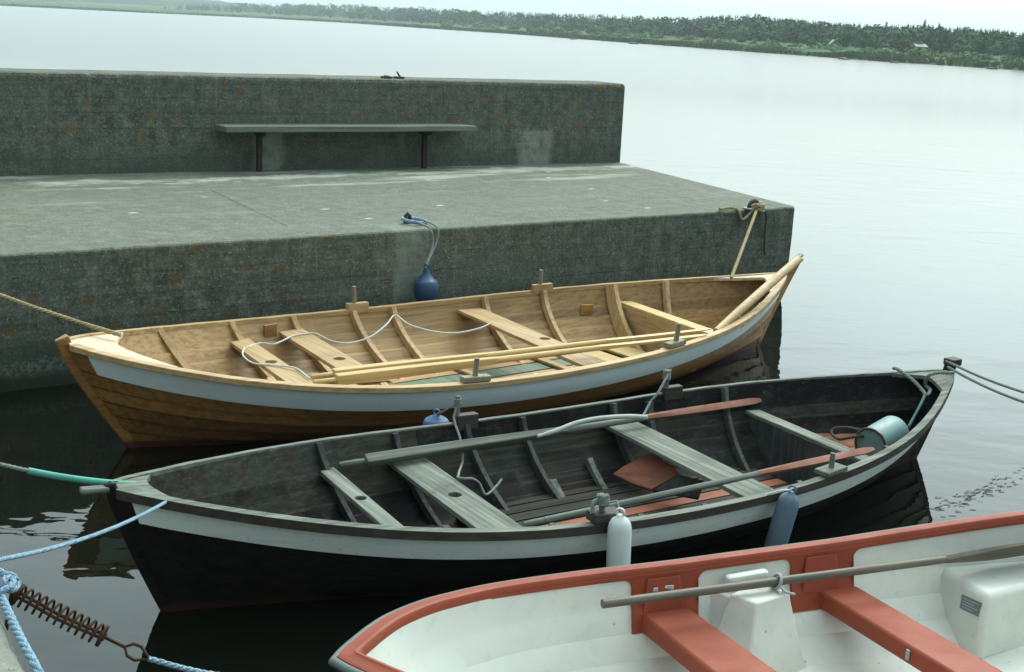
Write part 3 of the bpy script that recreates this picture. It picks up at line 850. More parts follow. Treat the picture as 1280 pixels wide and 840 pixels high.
def cabin(px, py_eave, mul, w, hwall, hroof, wallc, roofc, label, gable_front):
    p = at(px, shore_at(px), 0); x, y = p.x * mul, p.y * mul
    ze = at_y(px, py_eave, y).z
    rt = empty('cabin', (x, y, ze - hwall), 0.15)
    tag(rt, label, 'cabin')
    q = MB(); dd = w * 0.8
    q.box((0, 0, hwall / 2), w, dd, hwall)
    if gable_front:
        q.add([(-w / 2, -dd / 2, hwall), (w / 2, -dd / 2, hwall), (0, -dd / 2, hwall + hroof), (-w / 2, dd / 2, hwall), (w / 2, dd / 2, hwall), (0, dd / 2, hwall + hroof)], [(0, 1, 2), (3, 5, 4)])
    q.build('wall', NT('cabin_wall').done(wallc, 0.7), rt)
    q = MB(); o = 0.2
    if gable_front:
        for s in (-1, 1):
            q.prism([(s * (w / 2 + o), -dd / 2 - o, hwall - 0.2), (0, -dd / 2 - o, hwall + hroof + 0.1), (0, -dd / 2 - o, hwall + hroof + 0.25), (s * (w / 2 + o), -dd / 2 - o, hwall - 0.05)], (0, dd + 2 * o, 0))
    else:
        for s in (-1, 1):
            q.prism([(-w / 2 - o, s * (dd / 2 + o), hwall - 0.15), (-w / 2 - o, 0, hwall + hroof), (-w / 2 - o, 0, hwall + hroof + 0.15), (-w / 2 - o, s * (dd / 2 + o), hwall)], (w + 2 * o, 0, 0))
    q.build('roof', NT('cabin_roof').done(roofc, 0.7), rt)
    wm = NT('cabin_window').done((0.03, 0.035, 0.04), 0.2)
    for sx in (-0.25, 0.25):
        q = MB(); q.box((w * sx, -dd / 2 - 0.02, hwall * 0.55), w * 0.18, 0.05, hwall * 0.4); q.build('window', wm, rt)
cabin(1040, 54, 1.12, 1.2, 1.6, 0.5, (0.34, 0.34, 0.31), (0.30, 0.30, 0.27), 'small white gabled cabin half hidden by bushes on the far shore', True)
cabin(1147, 58, 1.13, 2.0, 1.6, 0.3, (0.16, 0.13, 0.09), (0.32, 0.32, 0.29), 'low cabin with long pale roof behind bushes, right of the largest round tree', False)
cabin(966, 48, 1.14, 2.0, 1.6, 0.6, (0.35, 0.33, 0.28), (0.30, 0.27, 0.24), 'small grey cabin among trees on the far shore, left of the white gable', True)

def ripple_flecks():  # dark flecks modelled in place of ripple reflections on the water
    rng = random.Random(14)
    mt = NT('reflection_flecks'); mt.done((0.035, 0.045, 0.02), 0.8, None, 0.2)
    mb = MB()
    for i in range(110):
        f = rng.random()
        px = 1175 + 105 * f + rng.gauss(0, 8); py = 637 - 45 * f + rng.gauss(0, 6)
        p = at(px, py, 0.002 + 0.002 * rng.random())
        th = rng.uniform(-.4, .9); L = rng.uniform(0.008, 0.026); n = 4; pts = []
        for k in range(n + 1):
            pts.append(p + Vector((cos(th), sin(th), 0)) * L * (k - n / 2) / n * 2 + Vector((0, rng.uniform(-.004, .004), 0)))
        mb.tube(pts, [0.002] + [rng.uniform(0.0015, 0.0035)] * (n - 1) + [0.002], 5, sy=0.5)
    o = mb.build('reflection_flecks', mt.mat, smooth=60)
    tag(o, 'dark flecks imitating ripple reflections on the water between the black boat and the red-edged dinghy', 'ripple_flecks', kind='stuff')
ripple_flecks()

# ================================================================== ROWING BOATS
def bern(c, s):
    n = len(c) - 1
    return sum(comb(n, i) * s ** i * (1 - s) ** (n - i) * c[i] for i in range(n + 1))

class Boat:
    def __init__(self, A, B, zc, bc, p, rake_b, rake_s, zk=-0.20, zk_end=0.06, nstr=7, thick=0.018, lap=0.018, skew=0.0, strake_h=0.12):
        self.A = Vector((A[0], A[1], 0)); B = Vector((B[0], B[1], 0))
        self.L = (B - self.A).length; self.u = (B - self.A).normalized(); self.n = Vector((-self.u.y, self.u.x, 0))
        self.ang = atan2(self.u.y, self.u.x)
        self.zc, self.bc, self.p = zc, bc, p
        self.rb, self.rs, self.zk0, self.zke = rake_b, rake_s, zk, zk_end
        self.nstr, self.th, self.lap, self.skew, self.sh = nstr, thick, lap, skew, strake_h
    def zs(self, s): return bern(self.zc, s)
    def b(self, s):
        if s <= 0 or s >= 1: return 0.0
        v = (s * (1 - s)) ** self.p * bern(self.bc, s)
        return max(v, 0)
    def zk(self, s): return self.zk0 + self.zke * (2 * s - 1) ** 4
    def g(self, v, s):
        v = max(v, 0.0)
        mid = (1 - (1 - min(v, 1)) ** 2.1) ** 0.62 * (0.86 + 0.14 * v)
        end = v ** 0.80
        w = min(1.0, (4 * s * (1 - s))) ** 0.8
        return mid * w + end * (1 - w)
    def pos(self, s, v, off=0.0, side=1):
        zk = self.zk(s); zs = self.zs(s)
        z = zk + (zs - zk) * v
        y = self.b(s) * self.g(v, s)
        if off:
            e = 0.02
            y1 = self.b(s) * self.g(v + e, s); y0 = self.b(s) * self.g(max(v - e, 0), s)
            dz = (zs - zk) * (v + e - max(v - e, 0)); dy = y1 - y0
            l = sqrt(dy * dy + dz * dz) + 1e-9
            y += off * dz / l; z += -off * dy / l
        if off < 0: y = max(y, 0.002)
        x = s * self.L + self.rb * max(0, 1 - v) ** 1.2 * (1 - s) ** 3 - self.rs * max(0, 1 - v) ** 1.2 * s ** 3
        return Vector((x, side * y, z))
    def s_at(self, x, z):
        lo, hi = 0.0, 1.0
        for _ in range(40):
            m = 0.5 * (lo + hi)
            v = (z - self.zk(m)) / (self.zs(m) - self.zk(m))
            if self.pos(m, v).x < x: lo = m
            else: hi = m
        return 0.5 * (lo + hi)
    def half(self, x, z, inset=0.0):
        s = self.s_at(x, z); v = (z - self.zk(s)) / (self.zs(s) - self.zk(s))
        return max(0.01, self.pos(s, v, -self.th).y - inset)
    def L_(self, px, py, z):
        d = at(px, py, z) - self.A
        return Vector((d.dot(self.u), d.dot(self.n), z))
    # --- parts
    def hull(self, root, mat, NS=72):
        def prof_at(s):
            prof = []; n = self.nstr
            top = 1 - self.sh / (self.zs(s) - self.zk(s))
            cuts = [top * (k / (n - 1)) ** 0.9 for k in range(n)] + [1.0]
            for a, b in zip(cuts[:-1], cuts[1:]):
                prof += [(a, self.lap), (0.5 * (a + b), self.lap * 0.5), (b - 0.020, 0.0), (b, 0.0)]
            return prof
        mb = MB()
        ss = [0.5 - 0.5 * cos(pi * i / NS) for i in range(NS + 1)]
        K = 4 * self.nstr
        for side in (1, -1):
            o = [[self.pos(s, v, of, side) for v, of in prof_at(s)] for s in ss]
            i_ = [[self.pos(s, v, of - self.th, side) for v, of in prof_at(s)] for s in ss]
            for mi, lst in ((1, o), (0, i_)):
                vs = [p for r in lst for p in r]
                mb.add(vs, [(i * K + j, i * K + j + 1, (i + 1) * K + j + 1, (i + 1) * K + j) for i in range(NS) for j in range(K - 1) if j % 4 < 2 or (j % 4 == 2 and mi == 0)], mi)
                mb.add(vs, [(i * K + j, i * K + j + 1, (i + 1) * K + j + 1, (i + 1) * K + j) for i in range(NS) for j in range(K - 1) if j % 4 == 3 or (j % 4 == 2 and mi == 1 and j < K - 2)], 2)  # lap shadow line and dirt painted as dark strips along each plank edge
            top = [p for i in range(NS + 1) for p in (o[i][-1], i_[i][-1])]
            mb.add(top, [(2 * i, 2 * i + 1, 2 * i + 3, 2 * i + 2) for i in range(NS)])
        bm_o = mb.build('hull', mat if isinstance(mat, list) else [mat, mat], root, smooth=24, fix=False)
        me = bm_o.data; bm = bmesh.new(); bm.from_mesh(me)
        bmesh.ops.remove_doubles(bm, verts=bm.verts, dist=0.0004); bmesh.ops.recalc_face_normals(bm, faces=bm.faces)
        bm.to_mesh(me); bm.free(); me.set_sharp_from_angle(angle=radians(24))
        # every plank keeps a tone of its own
        tn = me.attributes.new('tone', 'FLOAT', 'FACE'); vals = []
        for pg in me.polygons:
            c = pg.center; s = min(max(c.x / self.L, 0.0), 1.0)
            v = (c.z - self.zk(s)) / (self.zs(s) - self.zk(s)); top = 1 - self.sh / (self.zs(s) - self.zk(s))
            k = int((min(max(v, 0), top * .999) / top) ** (1 / 0.9) * (self.nstr - 1)) if v < top else self.nstr
            scarf = int((s + 0.137 * k) * 2.3)
            vals.append(noise.cell(Vector((k * 3.1 + 0.5, scarf + 0.5, (7 if c.y > 0 else 3) + self.L))) * 1.6 - 0.8)
        tn.data.foreach_set('value', vals)
        return bm_o
    def strake(self, root, mat, s0=0.005, s1=0.995, drop=0.0):
        N = 60
        for side in (1, -1):
            fr = []
            for i in range(N + 1):
                s = s0 + (s1 - s0) * i / N
                dv = self.sh / (self.zs(s) - self.zk(s)); vt = 1 - drop / (self.zs(s) - self.zk(s))
                row = []
                for k in range(5): row.append(self.pos(s, vt + (1 - dv - vt) * k / 4, self.lap * (0.15 + 0.85 * k / 4) + 0.0045, side))
                for k in range(4, -1, -1): row.append(self.pos(s, vt + (1 - dv - vt) * k / 4, 0.001, side))
                fr.append(row)
            mb = MB(); mb.rect(fr); mb.build('sheer_strake', mat, root, smooth=35)
    def rail(self, root, mat, top=0.014, h=0.045, w_out=0.026, w_in=0.03, s0=0.004, s1=0.996, name='gunwale', m_side=None):
        N = 72
        for side in (1, -1):
            fr = []
            for i in range(N + 1):
                s = s0 + (s1 - s0) * i / N
                p = self.pos(s, 1, 0, side); p1 = self.pos(min(1, s + .01), 1, 0, side); p0 = self.pos(max(0, s - .01), 1, 0, side)
                t = (p1 - p0); t.z = 0; t.normalize(); nn = Vector((-t.y, t.x, 0)) * side
                wi = w_in
                lim = max(0.004, abs(p.y) - 0.002)
                pi_ = p - nn * wi
                if pi_.y * side < 0.003: pi_.y = 0.003 * side
                wob = 0.0025 * noise.noise(Vector((s * 30, side, self.L)))
                up = Vector((0, 0, top + wob)); dn = Vector((0, 0, top - h))
                fr.append([p + nn * w_out + dn, p + nn * (w_out + wob) + up - Vector((0, 0, .004)), pi_ + up, pi_ + dn])
            mb = MB(); mb.rect(fr)
            if m_side is not None:
                # outer vertical face keeps the second colour
                mb.m = [1 if (j % 4) in (0,) else 0 for j in range(len(mb.f))]
                mb.build(name, [mat, m_side], root, smooth=40)
            else: mb.build(name, mat, root, smooth=40, bevel=0.004)
    def frame(self, root, mat, x, w=0.035, d=0.04, vtop=0.99, vbot=0.0, rake=0.0):
        s = min(max(x / self.L, 0.02), 0.98)
        N = 18; fr = []
        for k in range(-N, N + 1):
            side = 1 if k >= 0 else -1
            v = vtop * abs(k) / N
            a = self.pos(s, v, -self.th - 0.001 + self.lap * 0.3, side); b = self.pos(s, v, -self.th - d * (1.15 - 0.3 * v), side)
            if k == 0: a.y = 0; b.y = 0
            elif abs(k) < 3: b = Vector((b.x, side * min(abs(b.y), abs(a.y)), max(b.z, a.z + d * 0.9)))
            sk = -self.skew * a.y * 0.5
            a.x += sk; b.x += sk
            e = Vector((w / 2, 0, 0))
            fr.append([a - e, a + e, b + e * 0.8, b - e * 0.8])
        mb = MB(); mb.rect(fr); return mb.build('frame', mat, root, smooth=35, bevel=0.003)
    def side_frame(self, root, mat, x, side, v0, v1, w=0.035, d=0.04, taper=0.5):
        s = x / self.L; N = 12; fr = []
        for k in range(N + 1):
            v = v0 + (v1 - v0) * k / N
            dd = d * (taper + (1 - taper) * k / N)
            a = self.pos(s, v, -self.th - 0.001 + self.lap * 0.3, side); b = self.pos(s, v, -self.th - dd, side)
            e = Vector((w / 2, 0, 0)); fr.append([a - e, a + e, b + e, b - e])
        mb = MB(); mb.rect(fr); return mb.build('frame', mat, root, smooth=35, bevel=0.003)
    def thwart(self, root, mat, xl, xr, z, th=0.03, hole=None, hr=0.045, inset=0.004, name='thwart', sag_=0.0):
        """plank across the boat from xl to xr (measured on the centreline)"""
        bm = bmesh.new()
        def edge(x):
            pts = []
            h0 = self.half(x, z)
            yf = min(self.half(x + self.skew * h0, z, inset), self.half(x + self.skew * h0, z - th, inset - 0.004))
            yn = min(self.half(x - self.skew * h0, z, inset), self.half(x - self.skew * h0, z - th, inset - 0.004))
            N = 10
            for i in range(N + 1):
                y = -yn + (yf + yn) * i / N
                pts.append((x + self.skew * y, y))
            return pts
        l = edge(xl); r = edge(xr)
        loop = l + list(reversed(r))
        def zz(x, y): return z + 0.0
        vs = [bm.verts.new((x, y, zz(x, y))) for x, y in loop]
        es = [bm.edges.new((vs[i], vs[(i + 1) % len(vs)])) for i in range(len(vs))]
        if hole is not None:
            hv = [bm.verts.new((hole[0] + hr * cos(2 * pi * k / 20), hole[1] + hr * sin(2 * pi * k / 20), z)) for k in range(20)]
            es += [bm.edges.new((hv[k], hv[(k + 1) % 20])) for k in range(20)]
        bmesh.ops.triangle_fill(bm, edges=es, use_beauty=True, use_dissolve=False)
        r_ = bmesh.ops.extrude_face_region(bm, geom=bm.faces[:])
        for v in [g for g in r_['geom'] if isinstance(g, bmesh.types.BMVert)]: v.co.z -= th
        bmesh.ops.recalc_face_normals(bm, faces=bm.faces)
        me = bpy.data.meshes.new(name); bm.to_mesh(me); bm.free(); me.materials.append(mat)
        o = bpy.data.objects.new(name, me); COL.objects.link(o); o.parent = root
        b = o.modifiers.new('bevel', 'BEVEL'); b.width = 0.004; b.segments = 2; b.limit_method = 'ANGLE'; b.angle_limit = radians(50)
        return o
    def riser(self, root, mat, z, x0, x1, h=0.04, w=0.022, name='riser'):
        for side in (1, -1):
            fr = []; N = 40
            for i in range(N + 1):
                x = x0 + (x1 - x0) * i / N
                zz = z + (self.zs(x / self.L) - self.zs(0.5)) * 0.35
                y = min(self.half(x, zz), self.half(x, zz - h)) - 0.001
                fr.append([(x, side * y, zz), (x, side * (y - w), zz), (x, side * (y - w), zz - h), (x, side * y, zz - h)])
            mb = MB(); mb.rect(fr); mb.build(name, mat, root, smooth=40)
    def stem(self, root, mat, bow=True, head=0.07, front=0.055, back=0.02, wid=0.062, vlow=-0.02, name='stem', tip=None):
        e = 0.0 if bow else 1.0; sg = -1 if bow else 1
        pts = []
        N = 18
        for i in range(N + 1):
            v = vlow + (1 - vlow) * i / N
            pts.append(self.pos(e, v))
        top = pts[-1]; d = (pts[-1] - pts[-3]).normalized()
        pts.append(top + d * head * 0.5); pts.append(top + d * head)
        outl = []; inl = []
        for i, p in enumerate(pts):
            t = (pts[min(i + 1, len(pts) - 1)] - pts[max(i - 1, 0)]).normalized()
            nn = Vector((t.z, 0, -t.x)) * (1 if not bow else -1)
            if nn.x * sg < 0: nn = -nn
            outl.append(p + nn * front); inl.append(p - nn * back)
        if tip is not None:                     # straight raked post that stands up past the planking to a tip seen in the photo
            c = CAM - self.A; c = Vector((c.dot(self.u), c.dot(self.n), c.z))
            dd = FW + RX * ((tip[0] - 640) / FPX) - UY * ((tip[1] - 420) / FPX); dd = Vector((dd.dot(self.u), dd.dot(self.n), dd.z))
            T = c + dd * (-c.y / dd.y)
            x0 = outl[0].x; z0 = outl[0].z
            n_ = N + 1
            outl, inl = outl[:n_], inl[:n_]
            for o in outl: o.x = max(o.x, x0 + (T.x - x0) * max(0, (o.z - z0) / (T.z - z0)) ** 1.15)
            tp = inl[-1].copy()
            for k in range(1, 5):
                f = k / 4
                outl.append(outl[n_ - 1].lerp(T, f)); inl.append(tp.lerp(T - Vector((0.075, 0, -0.012)), f))
        fr = []
        for o, i_ in zip(outl, inl):
            wy = Vector((0, wid / 2, 0))
            fr.append([o - wy * 0.55, o + wy * 0.55, i_ + wy, i_ - wy])
        mb = MB(); mb.rect(fr)
        ob = mb.build(name, mat, root, smooth=35, bevel=0.008)
        return top + d * head, d
    def oarlock(self, root, mat_pad, mat_pin, s, side, pin_h=0.13, L=0.2, w=0.07, h=0.038, pin_r=0.011, top=0.016, lean=0.0, dpin=0.0, below=0.03):
        p = self.pos(s, 1, 0, side); q = self.pos(s + 0.01, 1, 0, side)
        a = atan2((q - p).y, (q - p).x); tz = atan2((q - p).z, (q - p).length)
        R = Matrix.Rotation(-tz, 3, 'Y')
        mb = MB(); c = p + Vector((0, -side * 0.012, top + h / 2))
        mb.box(c, L, w, h, a, 0, R)
        pad = mb.build('oarlock_pad', mat_pad, root, bevel=0.006)
        t = (q - p).normalized()
        c2 = c + t * dpin
        mb = MB(); mb.tube([c2 - Vector((0, 0, h / 2 + below)), c2 + Vector((0, 0, h / 2)), c2 + Vector((lean, 0, h / 2 + pin_h))], [pin_r, pin_r, pin_r * 0.9], 10)
        mb.build('thole_pin', mat_pin, pad, smooth=40)
        return c2 + Vector((lean, 0, h / 2 + pin_h))
    def bulkhead(self, root, mat, x, z, th=0.02, name='bulkhead'):
        poly = []
        N = 14
        zb = self.zk(x / self.L) + 0.05
        for side in (1, -1):
            pts = [(x, side * self.half(x, zb + (z - zb) * k / N, 0.004), zb + (z - zb) * k / N) for k in range(N + 1)]
            poly += pts if side == 1 else list(reversed(pts))
        poly = [(p[0] + self.skew * p[1], p[1], p[2]) for p in poly]
        # keep inside the planking where the skewed end meets the narrowing hull
        poly = [(p[0], (1 if p[1] > 0 else -1) * min(abs(p[1]), self.half(p[0], p[2], 0.004)), p[2]) for p in poly]
        mb = MB(); mb.prism(poly, (th, 0, 0)); return mb.build(name, mat, root)
    def boards(self, root, mats, x0, x1, z, y0, y1, n, gap=0.015, name='floorboard', th=0.018):
        for k in range(n):
            ya = y0 + (y1 - y0) * k / n + gap / 2; yb = y0 + (y1 - y0) * (k + 1) / n - gap / 2
            N = 16; fr = []
            for i in range(N + 1):
                x = x0 + (x1 - x0) * i / N
                lim = self.half(x, z, 0.015)
                a, b = max(-lim, min(lim, ya)), max(-lim, min(lim, yb))
                if b - a < 0.01: continue
                fr.append([(x, a, z - th), (x, b, z - th), (x, b, z), (x, a, z)])
            if len(fr) < 2: continue
            mb = MB(); mb.rect(fr); mb.build(name, mats[k % len(mats)], root, bevel=0.003)
    def crossboards(self, root, mat, xs, z, w, th=0.018, name='floorboard', yl=0.75):
        for x in xs:
            h = min(self.half(x, z, 0.02), yl)
            mb = MB(); mb.box((x, 0, z - th / 2), w, 2 * h, th); mb.build(name, mat, root, bevel=0.003)
    def deck(self, root, mat, bow, cx, ex, z_up=0.004, th=0.025, name='breasthook'):
        """triangular end deck: centre edge at cx, side edge at ex (distance from the end)"""
        N = 14; rows = []
        bm = bmesh.new()
        def X(d): return d if bow else self.L - d
        grid = []
        for i in range(N + 1):
            f = i / N
            row = []
            for j in range(-6, 7):
                g = j / 6
                dmax = cx + (ex - cx) * abs(g) ** 1.8
                d = 0.02 + (dmax - 0.02) * f
                x = X(d); s = x / self.L
                y = (self.b(s) - 0.004) * g
                z = self.zs(s) + z_up + 0.015 * (1 - abs(g))
                row.append(bm.verts.new((x, y, z)))
            grid.append(row)
        for i in range(N):
            for j in range(12): bm.faces.new((grid[i][j], grid[i][j + 1], grid[i + 1][j + 1], grid[i + 1][j]))
        r_ = bmesh.ops.extrude_face_region(bm, geom=bm.faces[:])
        for v in [g for g in r_['geom'] if isinstance(g, bmesh.types.BMVert)]: v.co.z -= th
        bmesh.ops.recalc_face_normals(bm, faces=bm.faces)
        me = bpy.data.meshes.new(name); bm.to_mesh(me); bm.free(); me.materials.append(mat)
        o = bpy.data.objects.new(name, me); COL.objects.link(o); o.parent = root
        return o

# ---------------------------------------------------------------- varnished pine boat
WB = Boat((-2.7899, 7.7191), (2.5207, 11.8615), (0.7509, 0.4115, 0.422, 0.4316, 0.4938, 0.6624),
          (3.6362, 3.9447, 3.5452, 2.9012, 2.8969, 3.4394, 3.2304, 1.7851), 0.72074607, 0.54, 0.36, zk=-0.17, zk_end=0.04, nstr=7, skew=0.12, strake_h=0.17)
wroot = empty('rowing_boat', WB.A, WB.ang)
tag(wroot, 'honey-coloured varnished wooden rowing boat with pale blue-white top plank, lying along the pier', 'boat')
WB.hull(wroot, [M['pine_in'], M['pine_hull'], M['pine_lap_shade_dirt']])
WB.strake(wroot, M['blue_white'], 0.012, 0.985, 0.03)
WB.rail(wroot, M['pine_x'], 0.014, 0.042, 0.026, 0.032)
for x in (0.98, 1.66, 2.24, 2.82, 3.20, 4.11, 4.69, 5.79):
    WB.frame(wroot, M['pine_rib'], x, 0.055, 0.05)
WB.frame(wroot, M['pine_rib'], 5.30, 0.06, 0.13)
WT = 0.382
tw = []
hx = WB.L_(338.6, 452, WT); tw.append(WB.thwart(wroot, M['pine_y'], 1.435, 1.605, WT, hole=(hx.x, hx.y)))
hx = WB.L_(424, 448, WT); tw.append(WB.thwart(wroot, M['pine_y'], 1.895, 2.11, WT, hole=(hx.x, hx.y)))
hx = WB.L_(681, 423, WT); tw.append(WB.thwart(wroot, M['pine_y'], 3.635, 3.875, WT, hole=(hx.x, hx.y)))
WB.thwart(wroot, M['pine_pale'], 5.215, 5.35, WT + 0.01)
WB.bulkhead(wroot, M['pine_y'], 5.20, WT - 0.022)
WB.boards(wroot, [M['pine_y']], 5.42, 6.3, 0.10, -0.6, 0.6, 6)
WB.boards(wroot, [M['pine_x'], M['pine_green'], M['pine_x']], 1.0, 4.55, 0.015, -0.66, 0.66, 6, gap=0.03)
WB.crossboards(wroot, M['pine_x'], (2.6, 3.4, 4.2), 0.045, 0.07, 0.022, name='floor_bearer')
WB.crossboards(wroot, M['pine_pale'], (4.66, 5.0), 0.07, 0.24, 0.022)
WB.stem(wroot, M['pine_hull'], True, 0.04, 0.045, 0.04, 0.065)
WB.stem(wroot, M['pine_hull'], False, 0.055, 0.035, 0.03, 0.06, name='sternpost', tip=(999, 329))
WB.deck(wroot, M['pine_deck'], True, 0.36, 0.62)
WB.deck(wroot, M['pine_deck'], False, 0.27, 0.62)
def s_far(B, px, py):
    best = min(((B.A + B.u * (q.x) + B.n * q.y, i) for i in range(20, 980) for q in (B.pos(i / 1000, 1, 0, 1),)), key=lambda t: abs(pix(Vector((t[0].x, t[0].y, B.zs(t[1] / 1000))))[0] - px))
    return best[1] / 1000
def s_near(B, px, py):
    best = min(((B.A + B.u * (q.x) + B.n * q.y, i) for i in range(20, 980) for q in (B.pos(i / 1000, 1, 0, -1),)), key=lambda t: abs(pix(Vector((t[0].x, t[0].y, B.zs(t[1] / 1000))))[0] - px))
    return best[1] / 1000
def pix(P):
    d = P - CAM; z = d.dot(FW)
    return (640 + FPX * d.dot(RX) / z, 420 - FPX * d.dot(UY) / z)
WB.oarlock(wroot, M['pine_x'], M['pine_old'], s_far(WB, 445, 388), 1, 0.14, 0.20, w=0.05, h=0.085, top=-0.02, pin_r=0.019, lean=-0.005, dpin=-0.03, below=0.09)
WB.oarlock(wroot, M['pine_x'], M['pine_old'], s_far(WB, 676, 366), 1, 0.13, 0.20, w=0.05, h=0.085, top=-0.02, pin_r=0.019, dpin=-0.02, below=0.07)
WB.oarlock(wroot, M['pine_old'], M['pine_old'], s_near(WB, 596, 466), -1, 0.12, 0.21, pin_r=0.020, dpin=-0.005, lean=0.01, below=0.0)
WB.oarlock(wroot, M['pine_old'], M['pine_old'], s_near(WB, 845, 432), -1, 0.13, 0.20, pin_r=0.021, dpin=0.01, lean=0.02, below=0.0)
for px in (329, 726):                              # little butt blocks on the inside planking
    s = s_far(WB, px, 0); p = WB.pos(s, 0.70 if px > 500 else 0.85, -WB.th - 0.012, 1)
    q = WB.pos(s + .01, 0.7, -WB.th, 1); q0 = WB.pos(s - .01, 0.7, -WB.th, 1)
    mb = MB(); mb.box(p, 0.12, 0.022, 0.10, atan2((q - q0).y, (q - q0).x)); mb.build('butt_block', M['pine_hull'], wroot, bevel=0.004)

# ---------------------------------------------------------------- old tarred boat
DB = Boat((-1.7989, 5.5125), (3.0678, 8.695), (0.6698, 0.448, 0.3408, 0.3536, 0.4471, 0.5962),
          (0.8942, 2.0638, 2.2985, 1.6064, 1.6881, 2.2991, 2.0726, 0.7488), 0.5462738, 0.31, 0.37, zk=-0.17, zk_end=0.04, nstr=7, skew=0.055, strake_h=0.155)
droot = empty('rowing_boat', DB.A, DB.ang)
tag(droot, 'old black tarred rowing boat with grey-white top plank and weathered seats', 'boat')
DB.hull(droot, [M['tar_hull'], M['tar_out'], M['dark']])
DB.strake(droot, M['grey_white'], 0.01, 0.985, 0.04)
DB.rail(droot, M['grey_x'], 0.012, 0.05, 0.026, 0.018, m_side=M['tar_x'])
for x in (1.36, 1.90, 2.42, 2.84, 3.55, 4.40):
    DB.frame(droot, M['tar_rib'], x, 0.04, 0.042)
DB.side_frame(droot, M['grey_y'], 2.86, 1, 0.14, 0.34, 0.05, 0.05)
DB.side_frame(droot, M['grey_y'], 3.22, 1, 0.14, 0.46, 0.04, 0.045)
DB.side_frame(droot, M['tar_rib'], 3.80, 1, 0.40, 0.95, 0.04, 0.045)
DT = 0.30
hx = DB.L_(455.7, 621.4, DT + 0.042); DB.thwart(droot, M['grey_y'], 1.285, 1.38, DT + 0.042, 0.028, hole=(1.3325 + 0.055 * hx.y, hx.y), hr=0.032)
hx = DB.L_(568.6, 618, DT); DB.thwart(droot, M['grey_y'], 1.755, 1.985, DT, 0.028, hole=(hx.x, hx.y), hr=0.038)
DB.thwart(droot, M['grey_y'], 3.365, 3.61, DT, 0.028)
DB.thwart(droot, M['grey_y'], 4.455, 4.56, DT + 0.01, 0.028)
DB.bulkhead(droot, M['tar_rib'], 4.46, DT - 0.02)
DB.boards(droot, [M['red_wood'], M['tar_hull'], M['red_wood'], M['red_wood'], M['tar_hull'], M['red_wood'], M['tar_hull'], M['tar_hull'], M['tar_hull'], M['tar_hull']], 2.1, 4.35, 0.0, -0.55, 0.55, 10, gap=0.016)
DB.boards(droot, [M['tar_rib'], M['tar_hull']], 1.0, 2.0, 0.0, -0.4, 0.4, 4, gap=0.02)
DB.boards(droot, [M['red_wood']], 4.58, 5.35, 0.17, -0.5, 0.5, 4, gap=0.008)
DB.stem(droot, M['tar_out'], True, 0.02, 0.03, 0.012, 0.055)
DB.stem(droot, M['tar_out'], False, 0.075, 0.045, 0.03, 0.07, name='sternpost')
mb = MB(); mb.box((-0.075, 0, DB.zs(0) - 0.005), 0.13, 0.05, 0.03, 0, 0, Matrix.Rotation(radians(4), 3, 'Y'))
mb.build('stem_head', M['grey_x'], droot, bevel=0.01)
mb = MB(); mb.box((DB.L + 0.03, 0, DB.zs(1) + 0.07), 0.10, 0.085, 0.05); mb.build('stern_block', M['tar_x'], droot, bevel=0.008)
DB.deck(droot, M['grey_x'], True, 0.17, 0.25)
DB.deck(droot, M['grey_x'], False, 0.22, 0.34)
PIN = {}
PIN['far_bow'] = DB.oarlock(droot, M['tar_x'], M['grey_x'], s_far(DB, 580, 520), 1, 0.12, 0.16, w=0.06, h=0.10, top=-0.035, pin_r=0.019, dpin=-0.065, lean=0.004)
PIN['far_stern'] = DB.oarlock(droot, M['tar_x'], M['grey_x'], s_far(DB, 838, 489), 1, 0.12, 0.14, w=0.06, h=0.09, top=-0.035, pin_r=0.019, dpin=-0.05)
PIN['near_bow'] = DB.oarlock(droot, M['tar_x'], M['grey_x'], s_near(DB, 758, 652), -1, 0.085, 0.17, w=0.09, h=0.05, pin_r=0.016, dpin=-0.02)
PIN['near_stern'] = DB.oarlock(droot, M['grey_x'], M['grey_x'], s_near(DB, 1040, 590), -1, 0.085, 0.18, w=0.10, h=0.03, pin_r=0.016)

water()

# ================================================================== RED-EDGED DINGHY
class Dinghy:
    ZS = 0.57
    def __init__(self):
        ap = at(481, 815, self.ZS)
        self.u = Vector((0.958, 0.2868, 0)).normalized(); self.n = Vector((-self.u.y, self.u.x, 0))
        self.A = Vector((ap.x, ap.y, 0)) - self.u * 0.175
        self.ang = atan2(self.u.y, self.u.x); self.L = 4.05
        P = spline([(x, y, 0) for x, y in ((0, 0), (.035, .058), (.09, .130), (.158, .214), (.247, .304), (.372, .390), (.50, .450), (.738, .527), (1.065, .580),
                                           (1.567, .632), (1.927, .664), (2.44, .705), (2.854, .735), (3.495, .770), (4.06, .775))], 12)
        self.xs = [p.x for p in P]; self.ys = [p.y for p in P]
    def zs(self, x): return interp([-.2, 0, .8, 1.6, 2.4, 3.2, 4.1], [.575, .57, .555, .55, .565, .60, .63], x)
    def loc(self, px, py, z):
        d = at(px, py, z) - self.A
        return Vector((d.dot(self.u), d.dot(self.n), z))
    def pl_(self, px, py, y):
        """pixel -> boat frame on the vertical plane of lateral y"""
        c = CAM - self.A; c = Vector((c.dot(self.u), c.dot(self.n), c.z))
        d = FW + RX * ((px - 640) / FPX) - UY * ((py - 420) / FPX); d = Vector((d.dot(self.u), d.dot(self.n), d.z))
        return c + d * ((y - c.y) / d.y)
    def b(self, x):
        return interp(self.xs, self.ys, x)
RB = Dinghy()
rroot = empty('dinghy', RB.A, RB.ang)
tag(rroot, 'white fibreglass dinghy with faded red gunwale and seats, cut by the bottom edge', 'boat')
